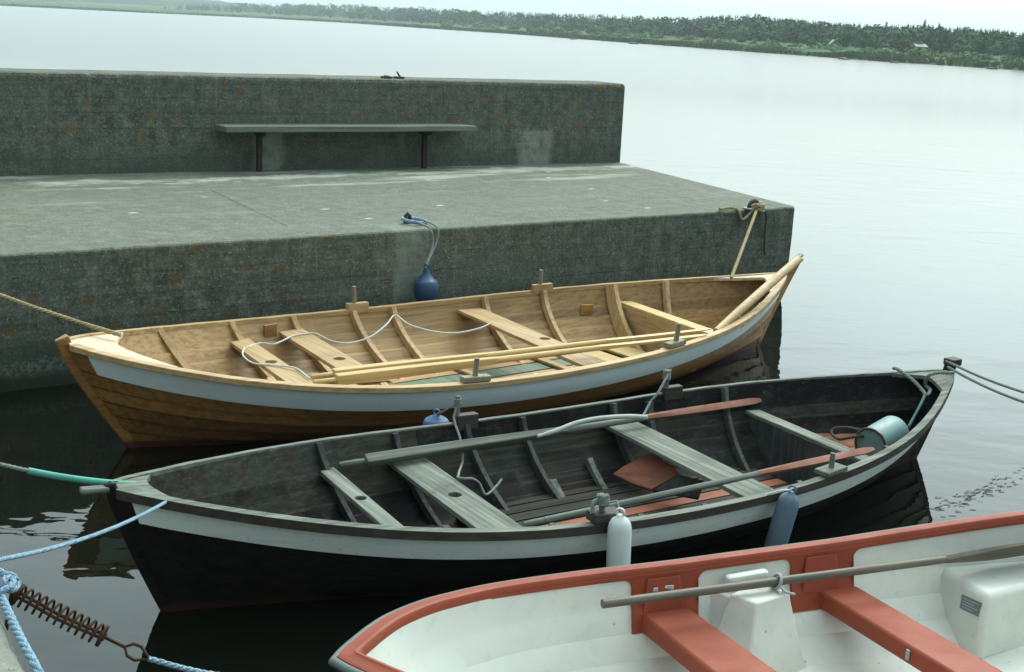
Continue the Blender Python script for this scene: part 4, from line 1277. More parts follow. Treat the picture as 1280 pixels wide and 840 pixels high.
def curve(inset, n=90):
    """half outline (far side), from the bow apex to the transom, moved inward"""
    pts = []
    base = []
    for i in range(n + 1):
        f = i / n; x = RB.L * f ** 1.7
        base.append(Vector((x, RB.b(x), 0)))
    for i, p in enumerate(base):
        t = (base[min(i + 1, n)] - base[max(i - 1, 0)]).normalized()
        if i == 0: t = Vector((0, 1, 0))
        nn = Vector((-t.y, t.x, 0))
        q = p - nn * inset
        if i == 0: q = Vector((inset * 1.19, 0, 0))
        if q.y <= 0 and i < n / 2: q = Vector((inset * 1.19, 0, 0))
        q.z = RB.zs(p.x)
        pts.append(q)
    return pts, base
RN = 90
def rstrip(mb, rings, m=0, side=1, flip=False):
    """rings: list of curves (each RN+1 points)"""
    K = len(rings)
    vs = []
    for c in rings: vs += [(p.x, p.y * side, p.z) for p in c]
    n = RN + 1
    mb.add(vs, [(a * n + i, a * n + i + 1, (a + 1) * n + i + 1, (a + 1) * n + i) for a in range(K - 1) for i in range(RN)], m)
def dz(c, d): return [Vector((p.x, p.y, p.z + d)) for p in c]
def build_dinghy():
    out, base = curve(0.0); lipo, _ = curve(0.048); lip, _ = curve(0.066); inn, _ = curve(0.076)
    def low(frac_y, z, xin, inset=0.0):
        res = []
        for p in base:
            f = p.x / RB.L
            x = p.x + xin * max(0, 1 - f * 1.3) ** 3
            res.append(Vector((x, max(0, RB.b(p.x) * frac_y - inset) if p.x > 0 else 0, z)))
        return res
    # outer hull
    mb = MB()
    for side in (1, -1):
        a = [Vector((p.x + 0.012 * (1 - p.x / RB.L), max(0, p.y - 0.012), p.z - 0.02)) for p in out]
        rstrip(mb, [a, low(0.97, 0.40, 0.06), low(0.93, 0.22, 0.16), low(0.84, 0.06, 0.30), low(0.6, -0.06, 0.48), low(0.0, -0.13, 0.62)], 0, side)
    hull = mb.build('hull', M['gel_white'], rroot, smooth=50)
    # inner moulding with clinker-like steps
    mb = MB()
    for side in (1, -1):
        st = []
        st.append([Vector((p.x, p.y, p.z - 0.024)) for p in inn])
        def ring(k, z, xin, ins): 
            r = low(k, z, xin, ins); return r
        for (k, z, xin, ins) in ((0.955, 0.43, 0.13, 0.05), (0.94, 0.395, 0.15, 0.05), (0.935, 0.388, 0.153, 0.053), (0.90, 0.29, 0.215, 0.053), (0.89, 0.283, 0.218, 0.059),
                                 (0.82, 0.19, 0.30, 0.062), (0.805, 0.184, 0.303, 0.068), (0.68, 0.11, 0.40, 0.07), (0.66, 0.104, 0.405, 0.078), (0.40, 0.075, 0.50, 0.05), (0.0, 0.065, 0.56, 0)):
            st.append(ring(k, z, xin, ins))
        rstrip(mb, st, 0, side)
    mb.build('inner_moulding', M['gel_white'], rroot, smooth=38)
    # red gunwale moulding: flat flange, raised inner lip, drop
    mb = MB()
    for side in (1, -1):
        rstrip(mb, [dz(out, -0.03), dz(out, 0.0), dz(curve(0.012)[0], 0.006), dz(lipo, 0.008), dz(curve(0.055)[0], 0.015), dz(curve(0.068)[0], 0.013), dz(inn, 0.002), dz(inn, -0.026)], 0, side)
    mb.build('gunwale', M['gel_red'], rroot, smooth=45)
    mb = MB(); full = [Vector((p.x, p.y, p.z - 0.020)) for p in reversed(curve(-0.008)[0])]
    full[-1] = Vector((-0.012, 0, full[-1].z))
    full += [Vector((p.x, -p.y, p.z)) for p in reversed(full[:-1])]
    mb.tube(full, 0.019, 8); mb.build('rub_rail', M['grey_rubber'], rroot, smooth=60)
    # red inner side panels that run down to the seats (skirt with rounded openings)
    yin = lambda x: max(0.0, RB.b(x) - 0.076)
    kx = []
    for px0, px1 in ((788, 871), (986, 1064)):
        a = RB.pl_(px0, 740 if px0 < 900 else 705, yin(1.4 if px0 < 900 else 2.3)); b = RB.pl_(px1, 735 if px0 < 900 else 700, yin(1.6 if px0 < 900 else 2.5))
        kx.append((a.x, b.x))
    zk = 0.29
    def ym(x, z):
        b = RB.b(x)
        return interp([0.283, 0.29, 0.39, 0.395, 0.43, 0.53], [0.875 * b - .07, 0.90 * b - .058, 0.925 * b - .058, 0.94 * b - .05, 0.955 * b - .05, b - 0.076], z)
    def zbot(x):
        top = RB.zs(x) - 0.020; r = 0.045; best = top - 0.008
        for a, b in kx:
            if a <= x <= b: return zk
            d = a - x if x < a else x - b
            if d < r: best = min(best, top - 0.008 - (r - sqrt(max(0, r * r - (r - d) ** 2))))
        return best
    xs = []; x = 0.32
    while x < 4.0:
        xs.append(x); x += 0.012
    for a, b in kx: xs += [a - 0.0005, a, b, b + 0.0005]
    xs.sort()
    for side in (1, -1):
        mb = MB(); fr = []
        for x in xs:
            y = yin(x); zt = RB.zs(x) - 0.012; zb = zbot(x)
            th = -0.003 + 0.011 * min(1, max(0, (x - 0.35) / 0.6)); row = []
            for k in range(7):
                z = zt + (zb - zt) * k / 6; row.append((x, side * (min(y, ym(x, z)) - th), z))
            for k in range(6, -1, -1):
                z = zt + (zb - zt) * k / 6; row.append((x, side * (min(y, ym(x, z)) + 0.004), z))
            fr.append(row)
        mb.rect(fr)
        # raised pilaster over each seat
        sk = mb.build('side_panel', M['gel_red'], rroot, smooth=30)
        for a, b in kx:
            mb = MB()
            m0, m1 = a + 0.22 * (b - a), a + 0.72 * (b - a)
            pts = [(m0, yin(m0) - 0.014, RB.zs(m0) - 0.03), (m1, yin(m1) - 0.014, RB.zs(m1) - 0.03), (m1 + .02, ym(m1, .38) - 0.010, 0.37), (m0 - .02, ym(m0, .38) - 0.010, 0.37)]
            lo = [Vector((p[0], side * p[1], p[2])) for p in pts]; hi = [Vector((p[0] + (0.012 if i in (0, 3) else -0.012), side * (p[1] - 0.004), p[2])) for i, p in enumerate(pts)]
            mb.hexa(lo + hi); mb.build('knee', M['gel_red'], sk, bevel=0.006)
    # seats
    zt = 0.375
    quads = (((808, 772), (892, 840), (864.5, 761), (974.5, 840)), ((1003, 725), (1191, 840), (1064, 727.8), (1258, 840)))
    for i, (l0, l1, r0, r1) in enumerate(quads):
        a0, a1, b0, b1 = (RB.loc(*q, zt) for q in (l0, l1, r0, r1))
        yf = ym((a0.x + b0.x) / 2, 0.375) + 0.012
        def along(p, q, y): t = (y - p.y) / (q.y - p.y); return p + (q - p) * t
        A0, B0 = along(a0, a1, yf), along(b0, b1, yf); A1, B1 = along(a0, a1, -yf), along(b0, b1, -yf)
        mb = MB(); dn = Vector((0, 0, -0.085)); e = Vector((0.01, 0, 0))
        mb.hexa([A0 + dn - e * 0.2, A1 + dn - e * 0.2, B1 + dn + e * .2, B0 + dn + e * .2, A0, A1, B1, B0])
        mb.build('thwart', M['gel_red'], rroot, bevel=0.014, smooth=30)
        if i == 1:
            p = RB.loc(1139, 818, 0.335); sA = along(a0, a1, p.y)
            mb = MB(); mb.box((sA.x - 0.006, sA.y, 0.335), 0.010, 0.02, 0.045, 0); mb.build('screw_hook', M['galv'], rroot, bevel=0.002)
    # moulded rowlock pedestal between the seats
    ztp = 0.46
    T = [RB.loc(*q, ztp) for q in ((912, 742), (946, 754), (988, 741), (953, 724))]
    ctr = sum(T, Vector()) / 4
    def ring(s, z, sy=1.0):
        return [Vector((ctr.x + (p.x - ctr.x) * s, ctr.y + (p.y - ctr.y) * s, z)) for p in T]
    far = yin(ctr.x)
    mb = MB()
    fr = []
    for z, s in ((0.07, 1.95), (0.14, 1.72), (0.30, 1.32), (0.42, 1.06), (0.452, 1.0), (0.46, 0.95)):
        fr.append(ring(s, z))
    mb.rect(fr)
    # rear hump reaching the side
    q = [Vector((ctr.x - 0.17, far - 0.02, 0)), Vector((ctr.x + 0.14, far - 0.02, 0)), T[2] + Vector((-0.01, 0.02, 0)), T[0] + Vector((0.01, 0.02, 0))]
    mb.hexa([Vector((p.x + (p.x - ctr.x) * 0.5, p.y, 0.10)) for p in q] + [Vector((p.x, p.y, 0.435)) for p in q])
    ped = mb.build('rowlock_pedestal', M['gel_white'], rroot, bevel=0.016, smooth=40)
    mb = MB()
    w = [RB.loc(*p, 0.47) for p in ((900, 722), (930, 733))]
    mb.box((ctr.x - 0.02, far - 0.055, 0.485), 0.20, 0.05, 0.055, 0.0, 0, Matrix.Rotation(radians(-5), 3, 'Y')); mb.build('pedestal_cap', M['gel_white'], ped, bevel=0.014)
    mb = MB()
    c = (T[0] + T[1] + T[2] + T[3]) / 4
    mb.tube([c + Vector((0.075, 0.05, 0.012)), c + Vector((0.085, 0.0, 0.02)), c + Vector((0.075, -0.045, 0.012))], 0.008, 8); mb.build('socket_rim', M['gel_white'], ped, smooth=60)
    # rowlock socket under the oar
    # stickers on the knee
    for (px, py, wd, mt) in ((819.5, 737.5, 0.020, M['sticker_white']), (836.5, 734.5, 0.040, M['sticker_white'])):
        xk = RB.pl_(px, py, yin(1.5) - 0.036)
        y = interp([0.37, RB.zs(1.5) - 0.03], [ym(xk.x, .38) - 0.010, yin(xk.x) - 0.014], xk.z) - 0.006
        xk = RB.pl_(px, py, y)
        mb = MB(); mb.box(xk, wd, 0.003, 0.021, 0, 0, Matrix.Rotation(radians(10), 3, 'X')); stp = mb.build('sticker', mt, rroot)
        mb = MB()
        for k in range(2): mb.box(xk + Vector((0, -0.002, 0.005 - 0.009 * k)), wd * 0.7, 0.003, 0.004, 0, 0, Matrix.Rotation(radians(10), 3, 'X'))
        mb.build('print', M['sticker_blue'], stp)
    # stern: side ledge and moulded stern seat box with maker's plate
    zb = 0.40
    F, Lf, Rt, Bk = (RB.loc(*p, zb) for p in ((1235.5, 743.6), (1183, 714), (1300, 727), (1262, 696)))
    Rt = F + (Rt - F).normalized() * 0.62
    Lw = Lf + (Lf - F).normalized() * 0.06
    Bk = Lw + (Rt - F)
    def shrink(p, k): return Vector((p.x, p.y, 0.07)) + (Vector((p.x, p.y, 0)) - Vector(((F.x + Bk.x) / 2, (F.y + Bk.y) / 2, 0))) * k
    mb = MB()
    bot = [shrink(p, 0.13) for p in (F, Rt, Bk, Lw)]
    mb.hexa(bot + [F, Rt, Bk, Lw])
    box = mb.build('stern_seat_box', M['gel_white'], rroot, bevel=0.03, smooth=40)
    mb = MB()
    x0 = Lw.x - 0.17; lp = [Vector((x0, yin(x0) - 0.01, 0)), Vector((3.95, yin(3.9) - 0.01, 0)), Vector((3.95, Lw.y - 0.02, 0)), Vector((x0 + 0.10, Lw.y - 0.02, 0))]
    mb.hexa([Vector((p.x, p.y, 0.10)) for p in lp] + [Vector((p.x, p.y, 0.425)) for p in lp])
    mb.build('stern_ledge', M['gel_white'], rroot, bevel=0.025, smooth=40)
    mb = MB(); tx = RB.L - 0.02; yb = RB.b(tx)
    mb.hexa([(tx - .02, -yb * .6, -0.05), (tx + .02, -yb * .6, -0.05), (tx + .02, yb * .6, -0.05), (tx - .02, yb * .6, -0.05), (tx - .02, -yb + .01, .60), (tx + .02, -yb + .01, .60), (tx + .02, yb - .01, .60), (tx - .02, yb - .01, .60)])
    mb.build('transom', M['gel_white'], rroot, bevel=0.01)
    # plate on the box face F-Lw
    e = (Lw - F).normalized(); fn = (bot[3] - F).cross(e).normalized()
    c2 = Vector((CAM - RB.A).dot(a) for a in (RB.u, RB.n, Vector((0, 0, 1))))
    if fn.dot(c2 - F) < 0: fn = -fn
    def on_face(px, py):
        d = FW + RX * ((px - 640) / FPX) - UY * ((py - 420) / FPX); d = Vector((d.dot(RB.u), d.dot(RB.n), d.z))
        return c2 + d * ((F - c2).dot(fn) / d.dot(fn))
    cn = [on_face(*p) for p in ((1203, 743), (1228, 754), (1223, 771), (1200, 760))]
    mb = MB(); mb.hexa([p - fn * 0.002 for p in cn] + [p + fn * 0.003 for p in cn]); plate = mb.build('maker_plate', M['plate'], rroot)
    mb = MB()
    for k in range(4):
        v0, v1 = 0.16 + 0.2 * k, 0.16 + 0.2 * k + 0.07
        def bil(u_, v_): return (cn[0] * (1 - u_) + cn[1] * u_) * (1 - v_) + (cn[3] * (1 - u_) + cn[2] * u_) * v_ + fn * 0.0045
        e1 = 0.9 - 0.2 * (k % 2)
        mb.add([bil(0.10, v0), bil(e1, v0), bil(e1, v1), bil(0.10, v1)], [(0, 1, 2, 3)])
    mb.build('plate_print', M['plate_ink'], plate)
build_dinghy()

# ================================================================== LOOSE THINGS
def free_tube(name, pts, r, mat, label, cat, n=8, group=None):
    mb = MB()
    if not isinstance(r, list) and (mat.name.endswith('rope')) : mb.laid(pts, r)
    else: mb.tube(pts, r, n)
    o = mb.build(name, mat, None, smooth=60, fix=False)
    return tag(o, label, cat, group)

def oar(name, p0, p1, mats, label, square=None, handle=0.16, rl=0.028, rs=0.022, blade=None, group=None, bw=0.075, roll=0.0, mb_blade=None, bt=0.012):
    """p0 handle end -> p1 blade tip; parts: handle, loom/shaft, blade"""
    p0, p1 = Vector(p0), Vector(p1); d = p1 - p0; Ln = d.length; t = d.normalized()
    ang = atan2(t.y, t.x); pit = -math.asin(t.z)
    root = empty(name, p0, 0); root.rotation_euler = (roll, pit, ang)
    tag(root, label, 'oar', group)
    x1 = Ln - (blade or 0)
    if handle > 0:
        mb = MB(); mb.tube([(0, 0, 0), (0.01, 0, 0), (handle * 0.6, 0, 0), (handle + 0.02, 0, 0)], [0.012, 0.016, 0.018, 0.016], 10); mb.build('handle', mats[0], root, smooth=50)
    if square:
        fr = []; N = 14
        for i in range(N + 1):
            x = handle + (square - handle) * i / N
            w = rl * (1 - 0.35 * (i / N) ** 2)
            fr.append([(x, -w, -w), (x, w, -w), (x, w, w), (x, -w, w)])
        mb = MB(); mb.rect(fr); mb.build('loom', mats[0], root, bevel=0.006, smooth=30)
        mb = MB(); mb.tube([(square - 0.03, 0, 0), (square + 0.2, 0, 0), (x1, 0, 0)], [rs * 1.05, rs, rs * 0.85], 12); mb.build('shaft', mats[0], root, smooth=50)
    else:
        mb = MB(); mb.tube([(handle, 0, 0), (Ln * 0.5, 0, 0), (x1, 0, 0)], [rs, rs, rs * 0.9], 12); mb.build('shaft', mats[0], root, smooth=50)
    if blade:
        fr = []; N = 14
        for i in range(N + 1):
            f = i / N; x = x1 - 0.05 + (blade + 0.05) * f
            w = rs * 0.80 + (bw - rs * 0.80) * min(1, f * 2.2) ** 0.8 - (0.012 if i == N else 0); th = rs * 0.72 * (1 - f) ** 1.5 + bt / 2
            fr.append([(x, -w, -th * .6), (x, 0, -th), (x, w, -th * .6), (x, w, th * .6), (x, 0, th), (x, -w, th * .6)])
        mb = MB(); mb.rect(fr); mb.build('blade', mats[1], root, smooth=35)
    return root

# --- in the pine boat
def WL(px, py, z): return at(px, py, z)
z1 = WT + 0.045
oar('oar', at(389, 471, z1), at(888, 411, z1 + 0.09), (M['pine_pale'], M['pine_pale']), 'pale pine oar across the varnished boat seats, the one nearer the pier', square=1.35, rl=0.034, rs=0.024, blade=0.95, bw=0.026, group=None)
oar('oar', at(392, 478, z1 + 0.0), at(882, 418.5, z1 + 0.08), (M['pine_pale'], M['pine_pale']), 'pale pine oar across the varnished boat seats, the one nearer the black boat', square=1.40, rl=0.036, rs=0.025, blade=0.95, bw=0.028)
def spar():
    a, b = at(895, 414, 0.50), at(998, 324, 0.86)
    d = (b - a).normalized()
    root = empty('wooden_spar', a)
    tag(root, 'round pale wooden spar propped on the stern of the varnished boat', 'pole')
    ln = (b - a).length
    mb = MB(); pts = [d * (ln * i / 10) for i in range(11)]
    mb.tube(pts, [0.026, 0.030, 0.034, 0.036, 0.037, 0.038, 0.039, 0.039, 0.039, 0.038, 0.036], 14)
    mb.build('shaft', wood('spar_pine', (0.34, 0.22, 0.10), (0.46, 0.32, 0.16), (0.55, 0.41, 0.22), 'x', 0.5, stain_amt=0.2), root, smooth=50)
    mb = MB()
    sd = d.cross(Vector((0, 0, 1))).normalized(); up = sd.cross(d)
    for s in (-1, 1):
        c = d * (ln + 0.025) + up * (0.022 * s)
        mb.box(c, 0.09, 0.05, 0.026, atan2(d.y, d.x), 0, Matrix.Rotation(-math.asin(d.z), 3, 'Y'))
    mb.build('notched_end', M['pine_old'], root, bevel=0.008)
spar()
def cordline(pts, n=6, dz=0.0): return spline([at(x, y, z + dz) for x, y, z in pts], n)
free_tube('loose_rope', cordline([(387, 473, .37), (368.6, 460, .375), (343, 456.6, .365), (317, 454, .365), (305, 446, .365), (303.5, 440, .36), (308, 434.5, .36), (325.7, 429, .35), (343, 430, .355), (365.7, 420, .365), (380, 417.5, .365), (394, 416.6, .365), (414, 426, .33), (437, 428.6, .31), (463, 421, .34), (483, 405.7, .40), (494, 394, .44), (511.4, 405.7, .40), (540, 414, .36), (568.6, 416.3, .35), (597, 411, .37), (614, 404, .40)], 6, 0.026),
          0.0065, M['rope_white'], 'thin white cord trailing in loops over the varnished boat seats', 'rope', 6)

# --- in the tarred boat
zo = DT + 0.045
oa = oar('oar', at(424, 581, zo), at(951, 500, zo + 0.02), (M['grey_x'], M['red_blade']), 'weathered grey oar with red blade on the far side of the black boat', square=1.55, rl=0.03, rs=0.022, blade=0.95, bw=0.027, roll=radians(35))
ob = oar('oar', at(655, 656, zo), at(1092, 561, zo + 0.10), (M['grey_x'], M['red_blade']), 'weathered grey oar with red blade resting along the near gunwale of the black boat', square=0.0, handle=0.12, rs=0.019, blade=0.85, bw=0.026, roll=radians(20))
free_tube('bent_hose', cordline([(672, 545.5, .37), (695, 538.5, .39), (718, 529.5, .415), (742, 524, .43), (765, 521.5, .43), (788, 520.5, .42), (808, 521.5, .39)]), [0.011] * 3 + [0.015] * 34, M['hose_pale'], 'bent pale grey hose lying against the far oar in the black boat', 'hose', 10)
def rudder():
    top = [(766, 592, .075), (780, 582, .11), (811, 566.5, .20), (829, 574, .215), (844, 583.6, .20), (848.6, 592, .17), (833, 601, .12), (814, 611.5, .065), (790, 604, .06)]
    root = empty('rudder', at(800, 590, 0.1))
    tag(root, 'red painted rudder board tipped on the floor under a seat of the black boat', 'rudder')
    pts = [at(*p) - root.location for p in top]
    nrm = (pts[2] - pts[0]).cross(pts[7] - pts[0]).normalized()
    if nrm.z < 0: nrm = -nrm
    mb = MB(); mb.prism(pts, nrm * -0.028); mb.build('blade', M['red_wood'], root, bevel=0.005)
    st = [at(*p) - root.location for p in ((848, 592, .17), (880, 600, .17), (872, 622, .07), (815, 612, .06))]
    mb = MB(); mb.prism([p - nrm * 0.004 for p in st], nrm * -0.02); mb.build('tail_board', M['tar_rib'], root, bevel=0.004)
rudder()
def bucket():
    mth, btm = at(1088, 556, 0.285), at(1121, 539, 0.315)
    ax = (btm - mth).normalized(); ln = 0.30
    root = empty('bucket', mth)
    tag(root, 'pale teal plastic bucket lying on its side in the stern of the black boat', 'bucket')
    mb = MB()
    mb.lathe((0, 0, 0), ax, [(0.0, 0.103), (0.0, 0.111), (0.015, 0.113), (0.02, 0.107), (0.10, 0.112), (0.22, 0.116), (ln - 0.012, 0.118), (ln, 0.110), (ln + 0.002, 0.02)], 32)
    mb.build('body', M['teal'], root, smooth=40)
    mb = MB(); mb.lathe((0, 0, 0), ax, [(0.001, 0.102), (0.05, 0.101), (0.15, 0.099), (0.25, 0.096), (0.255, 0.02)], 28); mb.build('inside', M['bucket_in'], root, smooth=40)
    mb = MB()
    a = ax.cross(Vector((0, 0, 1))).normalized(); b = a.cross(ax)
    mb.tube([(a * cos(2 * pi * k / 40) + b * sin(2 * pi * k / 40)) * 0.108 - ax * (0.010 * noise.noise(Vector((k * 0.5, 0, 2)))) for k in range(40)], 0.009, 6, closed=True)
    mb.build('rim', M['bucket_in'], root, smooth=60)
bucket()
free_tube('bucket_rope', cordline([(1093, 549, .30), (1078, 545, .33), (1062, 547, .31), (1050, 549, .25), (1042, 545, .22), (1039, 539, .22), (1045, 535, .24), (1058, 534.5, .26), (1072, 537, .29), (1083, 541, .31), (1094, 546, .32)]), 0.011, M['rope_dark'], 'dark rope looped through the mouth of the teal bucket', 'rope')
def wrap(P, r, turns, h, rr, mat, name, label, cat, tail=None):
    pts = []
    n = 10 * turns
    for i in range(n + 1):
        th = 2 * pi * i / 10
        pts.append(P + Vector((cos(th) * r, sin(th) * r, -h + h * i / n)))
    if tail: pts = pts + [Vector(q) for q in tail]
    return free_tube(name, spline(pts, 2), rr, mat, label, cat, 6)
def dworld(p): return DB.A + DB.u * p.x + DB.n * p.y + Vector((0, 0, p.z))
pf = dworld(PIN['far_bow']); ps = dworld(PIN['far_stern']); pn = dworld(PIN['near_bow'])
tail = [at(x, y, z) for x, y, z in ((567, 521, .47), (573, 541, .40), (577, 556, .345), (578, 578, .25), (572, 597, .31), (590, 598, .31), (600, 605, .25), (606, 618, .20), (613, 615, .2), (622, 606, .22), (627, 599, .24))]
wrap(pf - Vector((0, 0, 0.02)), 0.019, 3, 0.035, 0.0075, M['rope_grey'], 'thin_rope', 'grey line knotted round the far bow thole pin of the black boat', 'rope', tail)
wrap(ps - Vector((0, 0, 0.005)), 0.020, 5, 0.065, 0.009, M['rope_grey'], 'thin_rope', 'grey line wound round the far stern thole pin of the black boat', 'rope', [at(x, y, z) for x, y, z in ((822, 492, .47), (814, 501, .42), (806, 516, .36), (803, 521, .345))])
wrap(pn - Vector((0, 0, 0.0)), 0.024, 4, 0.05, 0.012, M['rope_grey'], 'thick_rope', 'thick grey rope end bundled on the near thole pin above the white fender', 'rope', [pn + Vector((-0.045, -0.02, -0.03)), pn + Vector((-0.05, -0.03, -0.09))])

# --- fenders and floats
def fender(name, top, axis, r, ln, mat, label, cat, rope_to, rope_mat_, rope_r=0.006, pear=False, neck=0.10):
    root = empty(name, top)
    tag(root, label, cat)
    axis = Vector(axis).normalized()
    mb = MB()
    if pear:
        k_ = neck / 0.10; prof = [(0.0, 0.018), (0.03 * k_, 0.028), (0.055 * k_, 0.034), (0.07 * k_, 0.05), (0.10 * k_, 0.075 if r > 0.1 else 0.055)]
        for k in range(1, 15):
            th = pi * k / 14; prof.append((neck + ln * 0.5 * (1 - cos(th)) * 0.98, max(0.004, r * (sin(th * 0.78 + 0.69) if th < 2.2 else sin(th * 0.78 + 0.69)))))
        prof[-1] = (prof[-1][0], 0.02)
        mb.lathe((0, 0, 0), axis, prof, 28)
    else:
        prof = [(0.0, 0.016), (0.008, 0.020), (0.014, r * 0.45), (0.024, r * 0.70), (0.045, r * 0.91), (0.075, r), (ln - 0.10, r), (ln - 0.06, r * 0.88), (ln - 0.035, r * 0.6), (ln - 0.02, 0.02), (ln, 0.016)]
        mb.lathe((0, 0, 0), axis, prof, 26)
    mb.build('body', mat, root, smooth=45)
    mb = MB(); a = axis.cross(Vector((0.3, 1, 0.2))).normalized()
    mb.tube([a * (0.020 * cos(2 * pi * k / 12)) - axis * (0.012 + 0.020 * sin(2 * pi * k / 12)) for k in range(12)], 0.007, 6, closed=True); mb.build('eye', mat, root, smooth=60)
    mb = MB()
    for pts in rope_to: mb.tube([Vector(p) - Vector(top) for p in pts], rope_r, 6)
    mb.build('rope', rope_mat_, root, smooth=60)
    return root
def near_side(px, py, z, out=0.07):
    """point hanging just outside the near side of the tarred boat below pixel px"""
    s = s_near(DB, px, py); p = DB.pos(s, 1, 0, -1)
    return DB.A + DB.u * p.x + DB.n * (p.y - out) + Vector((0, 0, z))
p = near_side(761, 640, 0.49, 0.085)
fender('fender', p, (0.03, 0.0, -1), 0.060, 0.50, M['white_fender'], 'white cylindrical fender hanging on the near side of the black boat', 'fender', [[p + Vector((0, 0, .012)), p + Vector((-0.02, 0.03, .06)), pn + Vector((0.0, -0.02, -0.04))]], M['rope_grey'])
p = near_side(975, 616, 0.43, 0.085)
fender('fender', p, (-0.20, -0.06, -1), 0.060, 0.42, M['blue_old'], 'faded blue cylindrical fender hanging on the near side of the black boat', 'fender',
       [spline([p + Vector((0, 0, .012)), at(985, 612.5, .44), at(975, 613.5, .44), at(955, 619, .40), at(930, 626, .36)], 5)], M['rope_white'], 0.005)
s = s_far(DB, 557, 530); q = DB.pos(s, 1, 0, 1)
p = DB.A + DB.u * q.x + DB.n * (q.y + 0.11) + Vector((0, 0, 0.45))
fender('float', p, (0, 0, -1), 0.085, 0.20, M['blue_mid'], 'small bright blue float half hidden behind the far gunwale of the black boat', 'float', [[p, p + Vector((0.03, -0.05, 0.03)), pf + Vector((0, 0.01, -0.05))]], M['rope_grey'], pear=True, neck=0.025)
# blue buoy on the pier side
def pier_buoy():
    ringc = at(518, 275.5, ZP + 0.03)
    face = PIER0; fn = Vector((sin(PANG), -cos(PANG), 0)); tx = Vector((cos(PANG), sin(PANG), 0))
    c = ringc - fn * 0.0
    root = empty('mooring_ring', c)
    tag(root, 'mooring ring wrapped in pale blue rope lying on the pier edge above the blue buoy', 'mooring ring')
    mb = MB(); n = 30
    mb.tube([tx * (0.115 * cos(2 * pi * k / n)) + fn * (0.085 * sin(2 * pi * k / n)) + Vector((0, 0, 0.0 + 0.015 * cos(2 * pi * k / n + 2.5))) for k in range(n)], 0.017, 8, closed=True)
    mb.build('ring', M['rope_blue'], root, smooth=60)
    mb = MB(); e = -tx * 0.065 - fn * 0.05
    mb.tube([e + Vector((0, 0, -0.04)), e + Vector((0, 0, 0.035)), e + tx * 0.02 + Vector((0, 0, 0.055)), e + tx * 0.045 + Vector((0, 0, 0.035)), e + tx * 0.05 + Vector((0, 0, -0.03))], 0.018, 8)
    mb.build('eyebolt', M['iron'], root, smooth=60)
    top = at(532.5, 338, 0.62)
    # hang just clear of the concrete face
    dr = FW + RX * ((533 - 640) / FPX) - UY * ((335 - 420) / FPX)
    top = CAM + dr * (((PIER0 + fn * 0.15 - CAM).dot(fn)) / dr.dot(fn))
    a0 = c + fn * 0.05 - tx * 0.05; a1 = c + fn * 0.06 + tx * 0.06
    def drape(a, dx):
        ed = PIER0 + tx * (pl(a).x + dx * 0.1) + fn * 0.035; ed.z = ZP - 0.01
        ed2 = Vector((ed.x, ed.y, ZP - 0.12)) + tx * dx * 0.25 + fn * 0.03
        return spline([a + Vector((0, 0, 0.01)), ed + Vector((0, 0, 0.02)), ed2, top + Vector((0, 0, 0.03))], 6)
    fender('buoy', top, (0.02, 0, -1), 0.112, 0.27, M['blue'], 'dark blue pear-shaped buoy hanging on ropes down the pier side', 'buoy', [drape(a0, 0.10), drape(a1, -0.12)], M['rope_grey'], 0.009, pear=True)
pier_buoy()
# iron mooring eye at the pier corner with the tan stern rope
def corner_mooring():
    c = at(942, 259, ZP + 0.02); fn = Vector((sin(PANG), -cos(PANG), 0)); tx = Vector((cos(PANG), sin(PANG), 0))
    root = empty('mooring_eye', c); tag(root, 'dark iron mooring eye set in the pier deck near its outer corner', 'mooring eye')
    mb = MB(); mb.tube([tx * (0.075 * cos(pi * k / 10)) + Vector((0, 0, -0.03 + 0.10 * sin(pi * k / 10))) for k in range(11)], 0.022, 8); mb.build('bow', M['iron'], root, smooth=60)
    mb = MB(); mb.box((0, 0, -0.012), 0.22, 0.13, 0.02, PANG); mb.build('plate', M['galv'], root, bevel=0.005)
    k = []
    for i in range(40):
        th = 2 * pi * i / 11; k.append(c + tx * (0.05 * cos(th) + 0.02 * sin(i * 1.7)) + fn * (0.055 * sin(th) + 0.06) + Vector((0, 0, 0.0 + 0.035 * sin(th * 0.6 + 1))))
    ed = pl(c); e0 = PIER0 + tx * ed.x + fn * 0.045 + Vector((0, 0, ZP + 0.0))
    end = at(914, 347.5, 0.70)
    pts = spline(k, 2) + spline([e0, e0.lerp(end, 0.5), end], 8)
    free_tube('mooring_rope', pts, 0.017, M['rope_tan'], 'tan mooring rope running from the pier corner down to the varnished boat', 'rope')
    t1 = [e0 + Vector((0, 0, 0.03)) - tx * 0.02, PIER0 + tx * (ed.x - 0.20) + fn * 0.05 + Vector((0, 0, ZP - 0.10)), PIER0 + tx * (ed.x - 0.24) + fn * 0.01 + Vector((0, 0, ZP + 0.0)), PIER0 + tx * (ed.x - 0.30) - fn * 0.06 + Vector((0, 0, ZP + 0.018)), PIER0 + tx * (ed.x - 0.48) - fn * 0.03 + Vector((0, 0, ZP + 0.018))]
    free_tube('rope_end', spline(t1, 6), 0.016, M['rope_tan'], 'loose tan rope end looped over the pier edge, left of the mooring eye', 'rope')
    t2 = [e0 + tx * 0.05 + Vector((0, 0, 0.03)), e0 + tx * 0.14 + Vector((0, 0, -0.06)) + fn * 0.01, e0 + tx * 0.17 + Vector((0, 0, -0.30)) - fn * 0.01, e0 + tx * 0.19 + Vector((0, 0, -0.50))]
    free_tube('rope_end', spline(t2, 6), 0.012, M['rope_dark'], 'dark rope end dangling down the pier side, right of the tan mooring rope', 'rope')
corner_mooring()

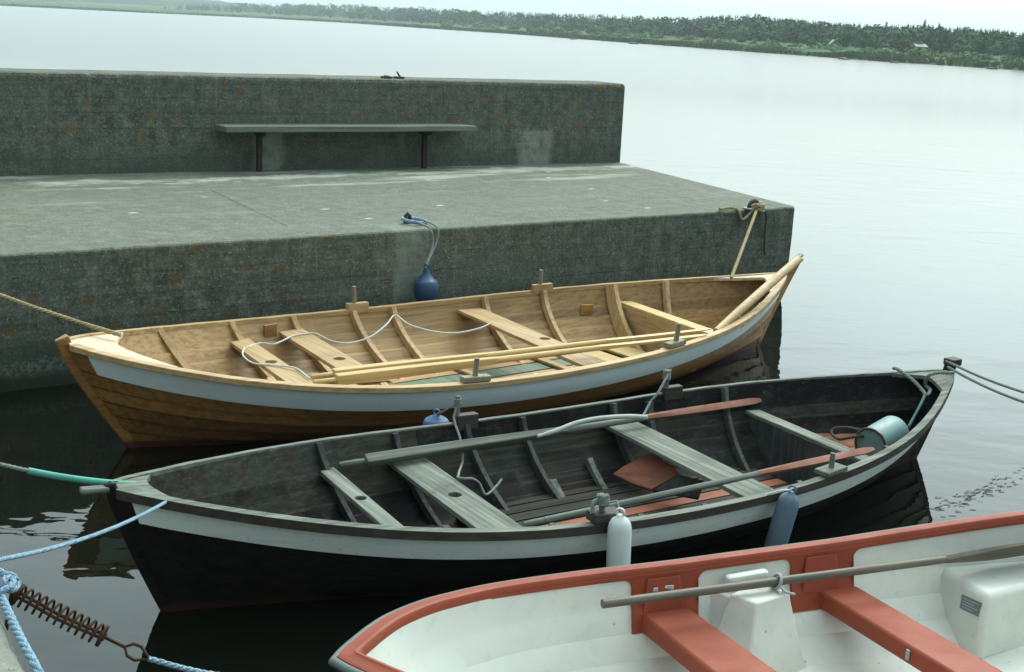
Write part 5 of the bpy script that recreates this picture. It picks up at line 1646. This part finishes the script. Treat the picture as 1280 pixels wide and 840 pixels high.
# --- mooring ropes to the near quay
e = QA - QD * 3.4; e = Vector((e.x, e.y, 1.13))
free_tube('mooring_rope', sag(at(150, 418.5, 0.72), at(-230, 268, 1.25), 0.06), 0.016, M['rope_tan'], 'tan mooring rope running from the varnished boat bow out past the left edge', 'rope')
g0, g1 = at(170, 606, 0.655), at(-260, 478, 1.12)
path = sag(g0, g1, 0.10, 40)
hh = empty('mooring_rope', g0); tag(hh, 'grey mooring rope in a green hose sleeve at the bow of the black boat', 'rope')
mb = MB(); mb.tube([q - g0 for q in path[:14]], 0.017, 8); mb.build('hose_sleeve', M['hose'], hh, smooth=60)
mb = MB(); mb.laid([q - g0 for q in path[13:]], 0.010); mb.build('rope', M['rope_grey'], hh, smooth=60)
kn = at(4, 722, 1.115)
free_tube('mooring_rope', sag(at(212, 624.5, 0.62), at(2, 699, 1.10), 0.035) + spline([at(2, 699, 1.10), at(-12, 706, 1.12), at(-14, 716, 1.13)], 5), 0.0085, M['rope_blue'], 'light blue mooring rope from the black boat bow to the quay', 'rope')
# sleeve at quay: knotted light-blue line and rusty snubber spring
kpts = [at(-20, 700, 1.13), at(2, 716, 1.13), at(14, 719, 1.13), at(22, 726, 1.11), at(20, 735, 1.10), at(10, 737, 1.12), at(4, 730, 1.14), at(8, 722, 1.15), at(16, 724, 1.14), at(14, 733, 1.14), at(2, 738, 1.14), at(-8, 742, 1.14)]
free_tube('knotted_rope', spline(kpts, 5), 0.011, M['rope_blue'], 'light blue rope knotted round the rusty spring at the quay edge', 'rope')
free_tube('quay_rope', spline([at(-10, 726, 1.125), at(4, 752, 1.122), at(16, 778, 1.12), at(30, 806, 1.115), at(44, 832, 1.10), at(62, 870, 1.05)], 6), 0.013, M['rope_blue'], 'thick pale blue rope hanging over the quay edge in the bottom left corner', 'rope')
def snubber():
    a, b = at(22, 743, 1.05), at(128, 795, 0.93)
    root = empty('snubber_spring', a); tag(root, 'rusty coil spring mooring snubber hanging off the quay edge', 'spring')
    d = (b - a); ln = d.length; t = d.normalized(); u_ = t.cross(Vector((0, 0, 1))).normalized(); v_ = u_.cross(t)
    mb = MB(); turns = 12; pts = []
    for i in range(turns * 14 + 1):
        th = 2 * pi * i / 14; f = i / (turns * 14)
        pts.append(t * (ln * f) + (u_ * cos(th) + v_ * sin(th)) * 0.031)
    mb.tube(pts, 0.0042, 6); mb.build('coil', M['rust'], root, smooth=60)
    mb = MB()
    for s in (-1, 1):
        mb.tube([t * (-0.02) + u_ * 0.012 * s + v_ * 0.002, t * ln * 0.5 + u_ * 0.012 * s - v_ * 0.008, t * (ln + 0.01) + u_ * 0.012 * s], 0.0055, 6)
    mb.tube([t * ln, t * (ln + 0.075)], 0.0055, 6)
    mb.build('rod', M['rust'], root, smooth=60)
    mb = MB()
    for x in (0.0, ln): mb.lathe(t * (x - 0.004), t, [(0, 0.012), (0, 0.035), (0.008, 0.035), (0.008, 0.012)], 16)
    mb.build('end_plate', M['rust'], root, smooth=30)
    mb = MB(); e0 = t * (ln + 0.075); w = t.cross((CAM - a).normalized()).normalized()
    mb.tube([e0, e0 + t * 0.02 + w * 0.020, e0 + t * 0.045 + w * 0.022, e0 + t * 0.085, e0 + t * 0.045 - w * 0.022, e0 + t * 0.02 - w * 0.020], 0.0055, 6, closed=True)
    mb.build('thimble', M['rust'], root, smooth=60)
    mb = MB()
    q = QA - a
    mb.tube([t * -0.01, t * -0.05 + Vector((-0.01, 0, 0.01)), Vector((-0.11, 0.0, 0.045)), Vector((-0.17, 0, 0.075))], 0.009, 8)
    mb.tube([t * -0.02 + Vector((0, 0, -0.01)), t * -0.02 + Vector((-0.015, -0.02, -0.12))], 0.007, 6)
    mb.build('shackle', M['rust'], root, smooth=60)
    end = a + t * (ln + 0.155)
    bw = RB.A + RB.u * 0.16 - RB.n * 0.16 + Vector((0, 0, 0.50))
    tgt = at(300, 848, 0.74)
    pts = [end, end.lerp(tgt, 0.5) - Vector((0, 0, 0.008)), tgt, tgt.lerp(bw, 0.5) - Vector((0, 0, 0.02)), bw]
    free_tube('mooring_rope', spline(pts, 8), 0.0095, M['rope_blue'], 'pale blue rope running from the rusty spring towards the white dinghy bow', 'rope')
snubber()
# --- stern lines of the tarred boat
sb = dworld(Vector((DB.L - 0.03, 0.0, DB.zs(1) + 0.045)))
far1, far2 = at(1500, 521, 0.9), at(1500, 533, 0.85)
a1 = at(1196, 466, 0.66)
free_tube('mooring_rope', sag(sb + Vector((0, 0.03, 0.03)), far1, 0.10), 0.010, M['rope_grey'], 'upper of two grey stern lines leading from the black boat out past the right edge', 'rope')
free_tube('mooring_rope', sag(sb + Vector((0, -0.03, 0.0)), far2, 0.12), 0.010, M['rope_grey'], 'lower of two grey stern lines leading from the black boat out past the right edge', 'rope')
st = [(1116, 460, .60), (1122, 461.5, .60), (1132, 468, .58), (1143, 477, .55), (1153, 488, .51), (1158, 494, .50), (1163, 488, .51), (1158, 483, .52), (1157, 478, .55), (1160, 470, .61), (1172, 466, .635), (1192, 466, .645)]
free_tube('stern_painter', cordline(st), 0.013, M['rope_grey'], 'grey rope knotted across the stern of the black boat', 'rope')
free_tube('teal_line', cordline([(1156, 494, .50), (1150, 507, .46), (1143, 520, .41), (1136, 533, .36)]), 0.010, rope_mat('teal_rope', (0.12, 0.24, 0.22), (0.05, 0.1, 0.09)), 'thin dark teal line dropping from the stern knot behind the bucket', 'rope')

# --- oar in the dinghy
p0, p1 = at(753, 755, 0.50), at(1330, 680, 0.50)
ro = oar('oar', p0, p1, (M['grey_oar'], M['grey_oar']), 'long brown-grey oar lying lengthwise on the white dinghy, held in a rowlock', square=0.0, handle=0.0, rs=0.0195, blade=0.66, bw=0.072, roll=radians(-48))
def rowlock():
    c = p0.lerp(p1, (950 - 753) / (1330 - 753.0)) ; t = (p1 - p0).normalized(); s_ = t.cross(Vector((0, 0, 1))).normalized()
    root = empty('rowlock', c); tag(root, 'galvanised rowlock clasped round the oar on the white dinghy', 'rowlock')
    mb = MB(); mb.tube([s_ * (0.030 * cos(2 * pi * k / 16)) + Vector((0, 0, 0.030 * sin(2 * pi * k / 16))) + t * 0.012 * sin(2 * pi * k / 16) for k in range(16)], 0.0075, 8, closed=True); mb.build('ring', M['galv'], root, smooth=60)
    mb = MB(); mb.tube([s_ * 0.026 + Vector((0, 0, -0.015)), s_ * 0.05 + t * 0.02 + Vector((0, 0, -0.032)), s_ * 0.075 + t * 0.05 + Vector((0, 0, -0.034))], [0.008, 0.007, 0.006], 8); mb.build('pin', M['galv'], root, smooth=60)
rowlock()

# ================================================================== LIGHT, SKY, AIR, CAMERA
SUN_EL, SUN_AZ = radians(48), radians(22)            # azimuth east of the view direction
sd = Vector((sin(SUN_AZ) * cos(SUN_EL), cos(SUN_AZ) * cos(SUN_EL), sin(SUN_EL)))
world = bpy.data.worlds.new('World'); scene.world = world; world.use_nodes = True
nt = world.node_tree; nt.nodes.clear()
wout = nt.nodes.new('ShaderNodeOutputWorld')
sky = nt.nodes.new('ShaderNodeTexSky'); sky.sky_type = 'NISHITA'; sky.sun_disc = False
sky.sun_elevation = SUN_EL; sky.sun_rotation = SUN_AZ; sky.air_density = 1.0; sky.dust_density = 5.0; sky.ozone_density = 0.6
b1 = nt.nodes.new('ShaderNodeBackground'); b1.inputs['Strength'].default_value = 0.05
nt.links.new(sky.outputs[0], b1.inputs['Color'])
# thin even cloud veil, brighter round the hidden sun
tc = nt.nodes.new('ShaderNodeTexCoord')
dot = nt.nodes.new('ShaderNodeVectorMath'); dot.operation = 'DOT_PRODUCT'; dot.inputs[1].default_value = sd
nt.links.new(tc.outputs['Generated'], dot.inputs[0])
mr = nt.nodes.new('ShaderNodeMapRange'); mr.inputs[1].default_value = -0.75; mr.inputs[2].default_value = 1.0; mr.inputs[3].default_value = 0.0; mr.inputs[4].default_value = 1.0
nt.links.new(dot.outputs['Value'], mr.inputs[0])
cl = nt.nodes.new('ShaderNodeTexNoise'); cl.inputs['Scale'].default_value = 2.2; cl.inputs['Detail'].default_value = 5
nt.links.new(tc.outputs['Generated'], cl.inputs['Vector'])
ad = nt.nodes.new('ShaderNodeMath'); ad.operation = 'MULTIPLY_ADD'; ad.inputs[1].default_value = 0.22; ad.inputs[2].default_value = -0.11
nt.links.new(cl.outputs['Fac'], ad.inputs[0])
sm = nt.nodes.new('ShaderNodeMath'); sm.operation = 'ADD'; nt.links.new(mr.outputs[0], sm.inputs[0]); nt.links.new(ad.outputs[0], sm.inputs[1])
rp = nt.nodes.new('ShaderNodeValToRGB'); el = rp.color_ramp.elements
el[0].position = 0.10; el[0].color = (0.125, 0.15, 0.145, 1); el[1].position = 0.92; el[1].color = (1.0, 1.0, 1.0, 1)
el[1].color = (1.54, 1.98, 2.01, 1)
e2 = el.new(0.55); e2.color = (0.63, 0.77, 0.78, 1)
nt.links.new(sm.outputs[0], rp.inputs['Fac'])
b2 = nt.nodes.new('ShaderNodeBackground'); b2.inputs['Strength'].default_value = 1.0
# the veil thins upward: paler and dimmer low over the land, brighter higher up
sx = nt.nodes.new('ShaderNodeSeparateXYZ'); nt.links.new(tc.outputs['Generated'], sx.inputs[0])
me_ = nt.nodes.new('ShaderNodeMapRange'); me_.interpolation_type = 'SMOOTHSTEP'
me_.inputs[1].default_value = -0.02; me_.inputs[2].default_value = 0.24; me_.inputs[3].default_value = 0.50; me_.inputs[4].default_value = 1.0
nt.links.new(sx.outputs[2], me_.inputs[0])
vm = nt.nodes.new('ShaderNodeVectorMath'); vm.operation = 'SCALE'
nt.links.new(rp.outputs['Color'], vm.inputs[0]); nt.links.new(me_.outputs[0], vm.inputs['Scale'])
nt.links.new(vm.outputs[0], b2.inputs['Color'])
addn = nt.nodes.new('ShaderNodeAddShader'); nt.links.new(b1.outputs[0], addn.inputs[0]); nt.links.new(b2.outputs[0], addn.inputs[1])
nt.links.new(addn.outputs[0], wout.inputs['Surface'])

sl = bpy.data.lights.new('sun', 'SUN'); sl.energy = 1.5; sl.angle = radians(26); sl.color = (1.0, 0.95, 0.84)
so = bpy.data.objects.new('sun', sl); COL.objects.link(so)
so.rotation_euler = (-sd).to_track_quat('-Z', 'Y').to_euler()

def haze():
    mat = bpy.data.materials.new('haze_air'); mat.use_nodes = True; t = mat.node_tree; t.nodes.clear()
    o = t.nodes.new('ShaderNodeOutputMaterial'); v = t.nodes.new('ShaderNodeVolumePrincipled')
    v.inputs['Color'].default_value = (0.86, 0.97, 1.0, 1); v.inputs['Density'].default_value = 0.00034; v.inputs['Anisotropy'].default_value = 0.2
    t.links.new(v.outputs[0], o.inputs['Volume'])
    mb = MB(); mb.box((0, 1225, 14.0), 3500, 2850, 34)
    ob = mb.build('haze', mat); tag(ob, kind='stuff', label='pale sea haze over the water and the far shore', cat='haze')
haze()

cam = bpy.data.cameras.new('camera'); cam.sensor_width = 36; cam.lens = 36 * FPX / 1280; cam.clip_start = 0.05; cam.clip_end = 6000
co = bpy.data.objects.new('camera', cam); COL.objects.link(co)
co.matrix_world = Matrix.Translation(CAM) @ Matrix((RX, UY, -FW)).transposed().to_4x4()
scene.camera = co
scene.view_settings.view_transform = 'Standard'; scene.view_settings.look = 'None'
scene.view_settings.exposure = 0.18; scene.view_settings.gamma = 1.0; scene.view_settings.use_curve_mapping = False
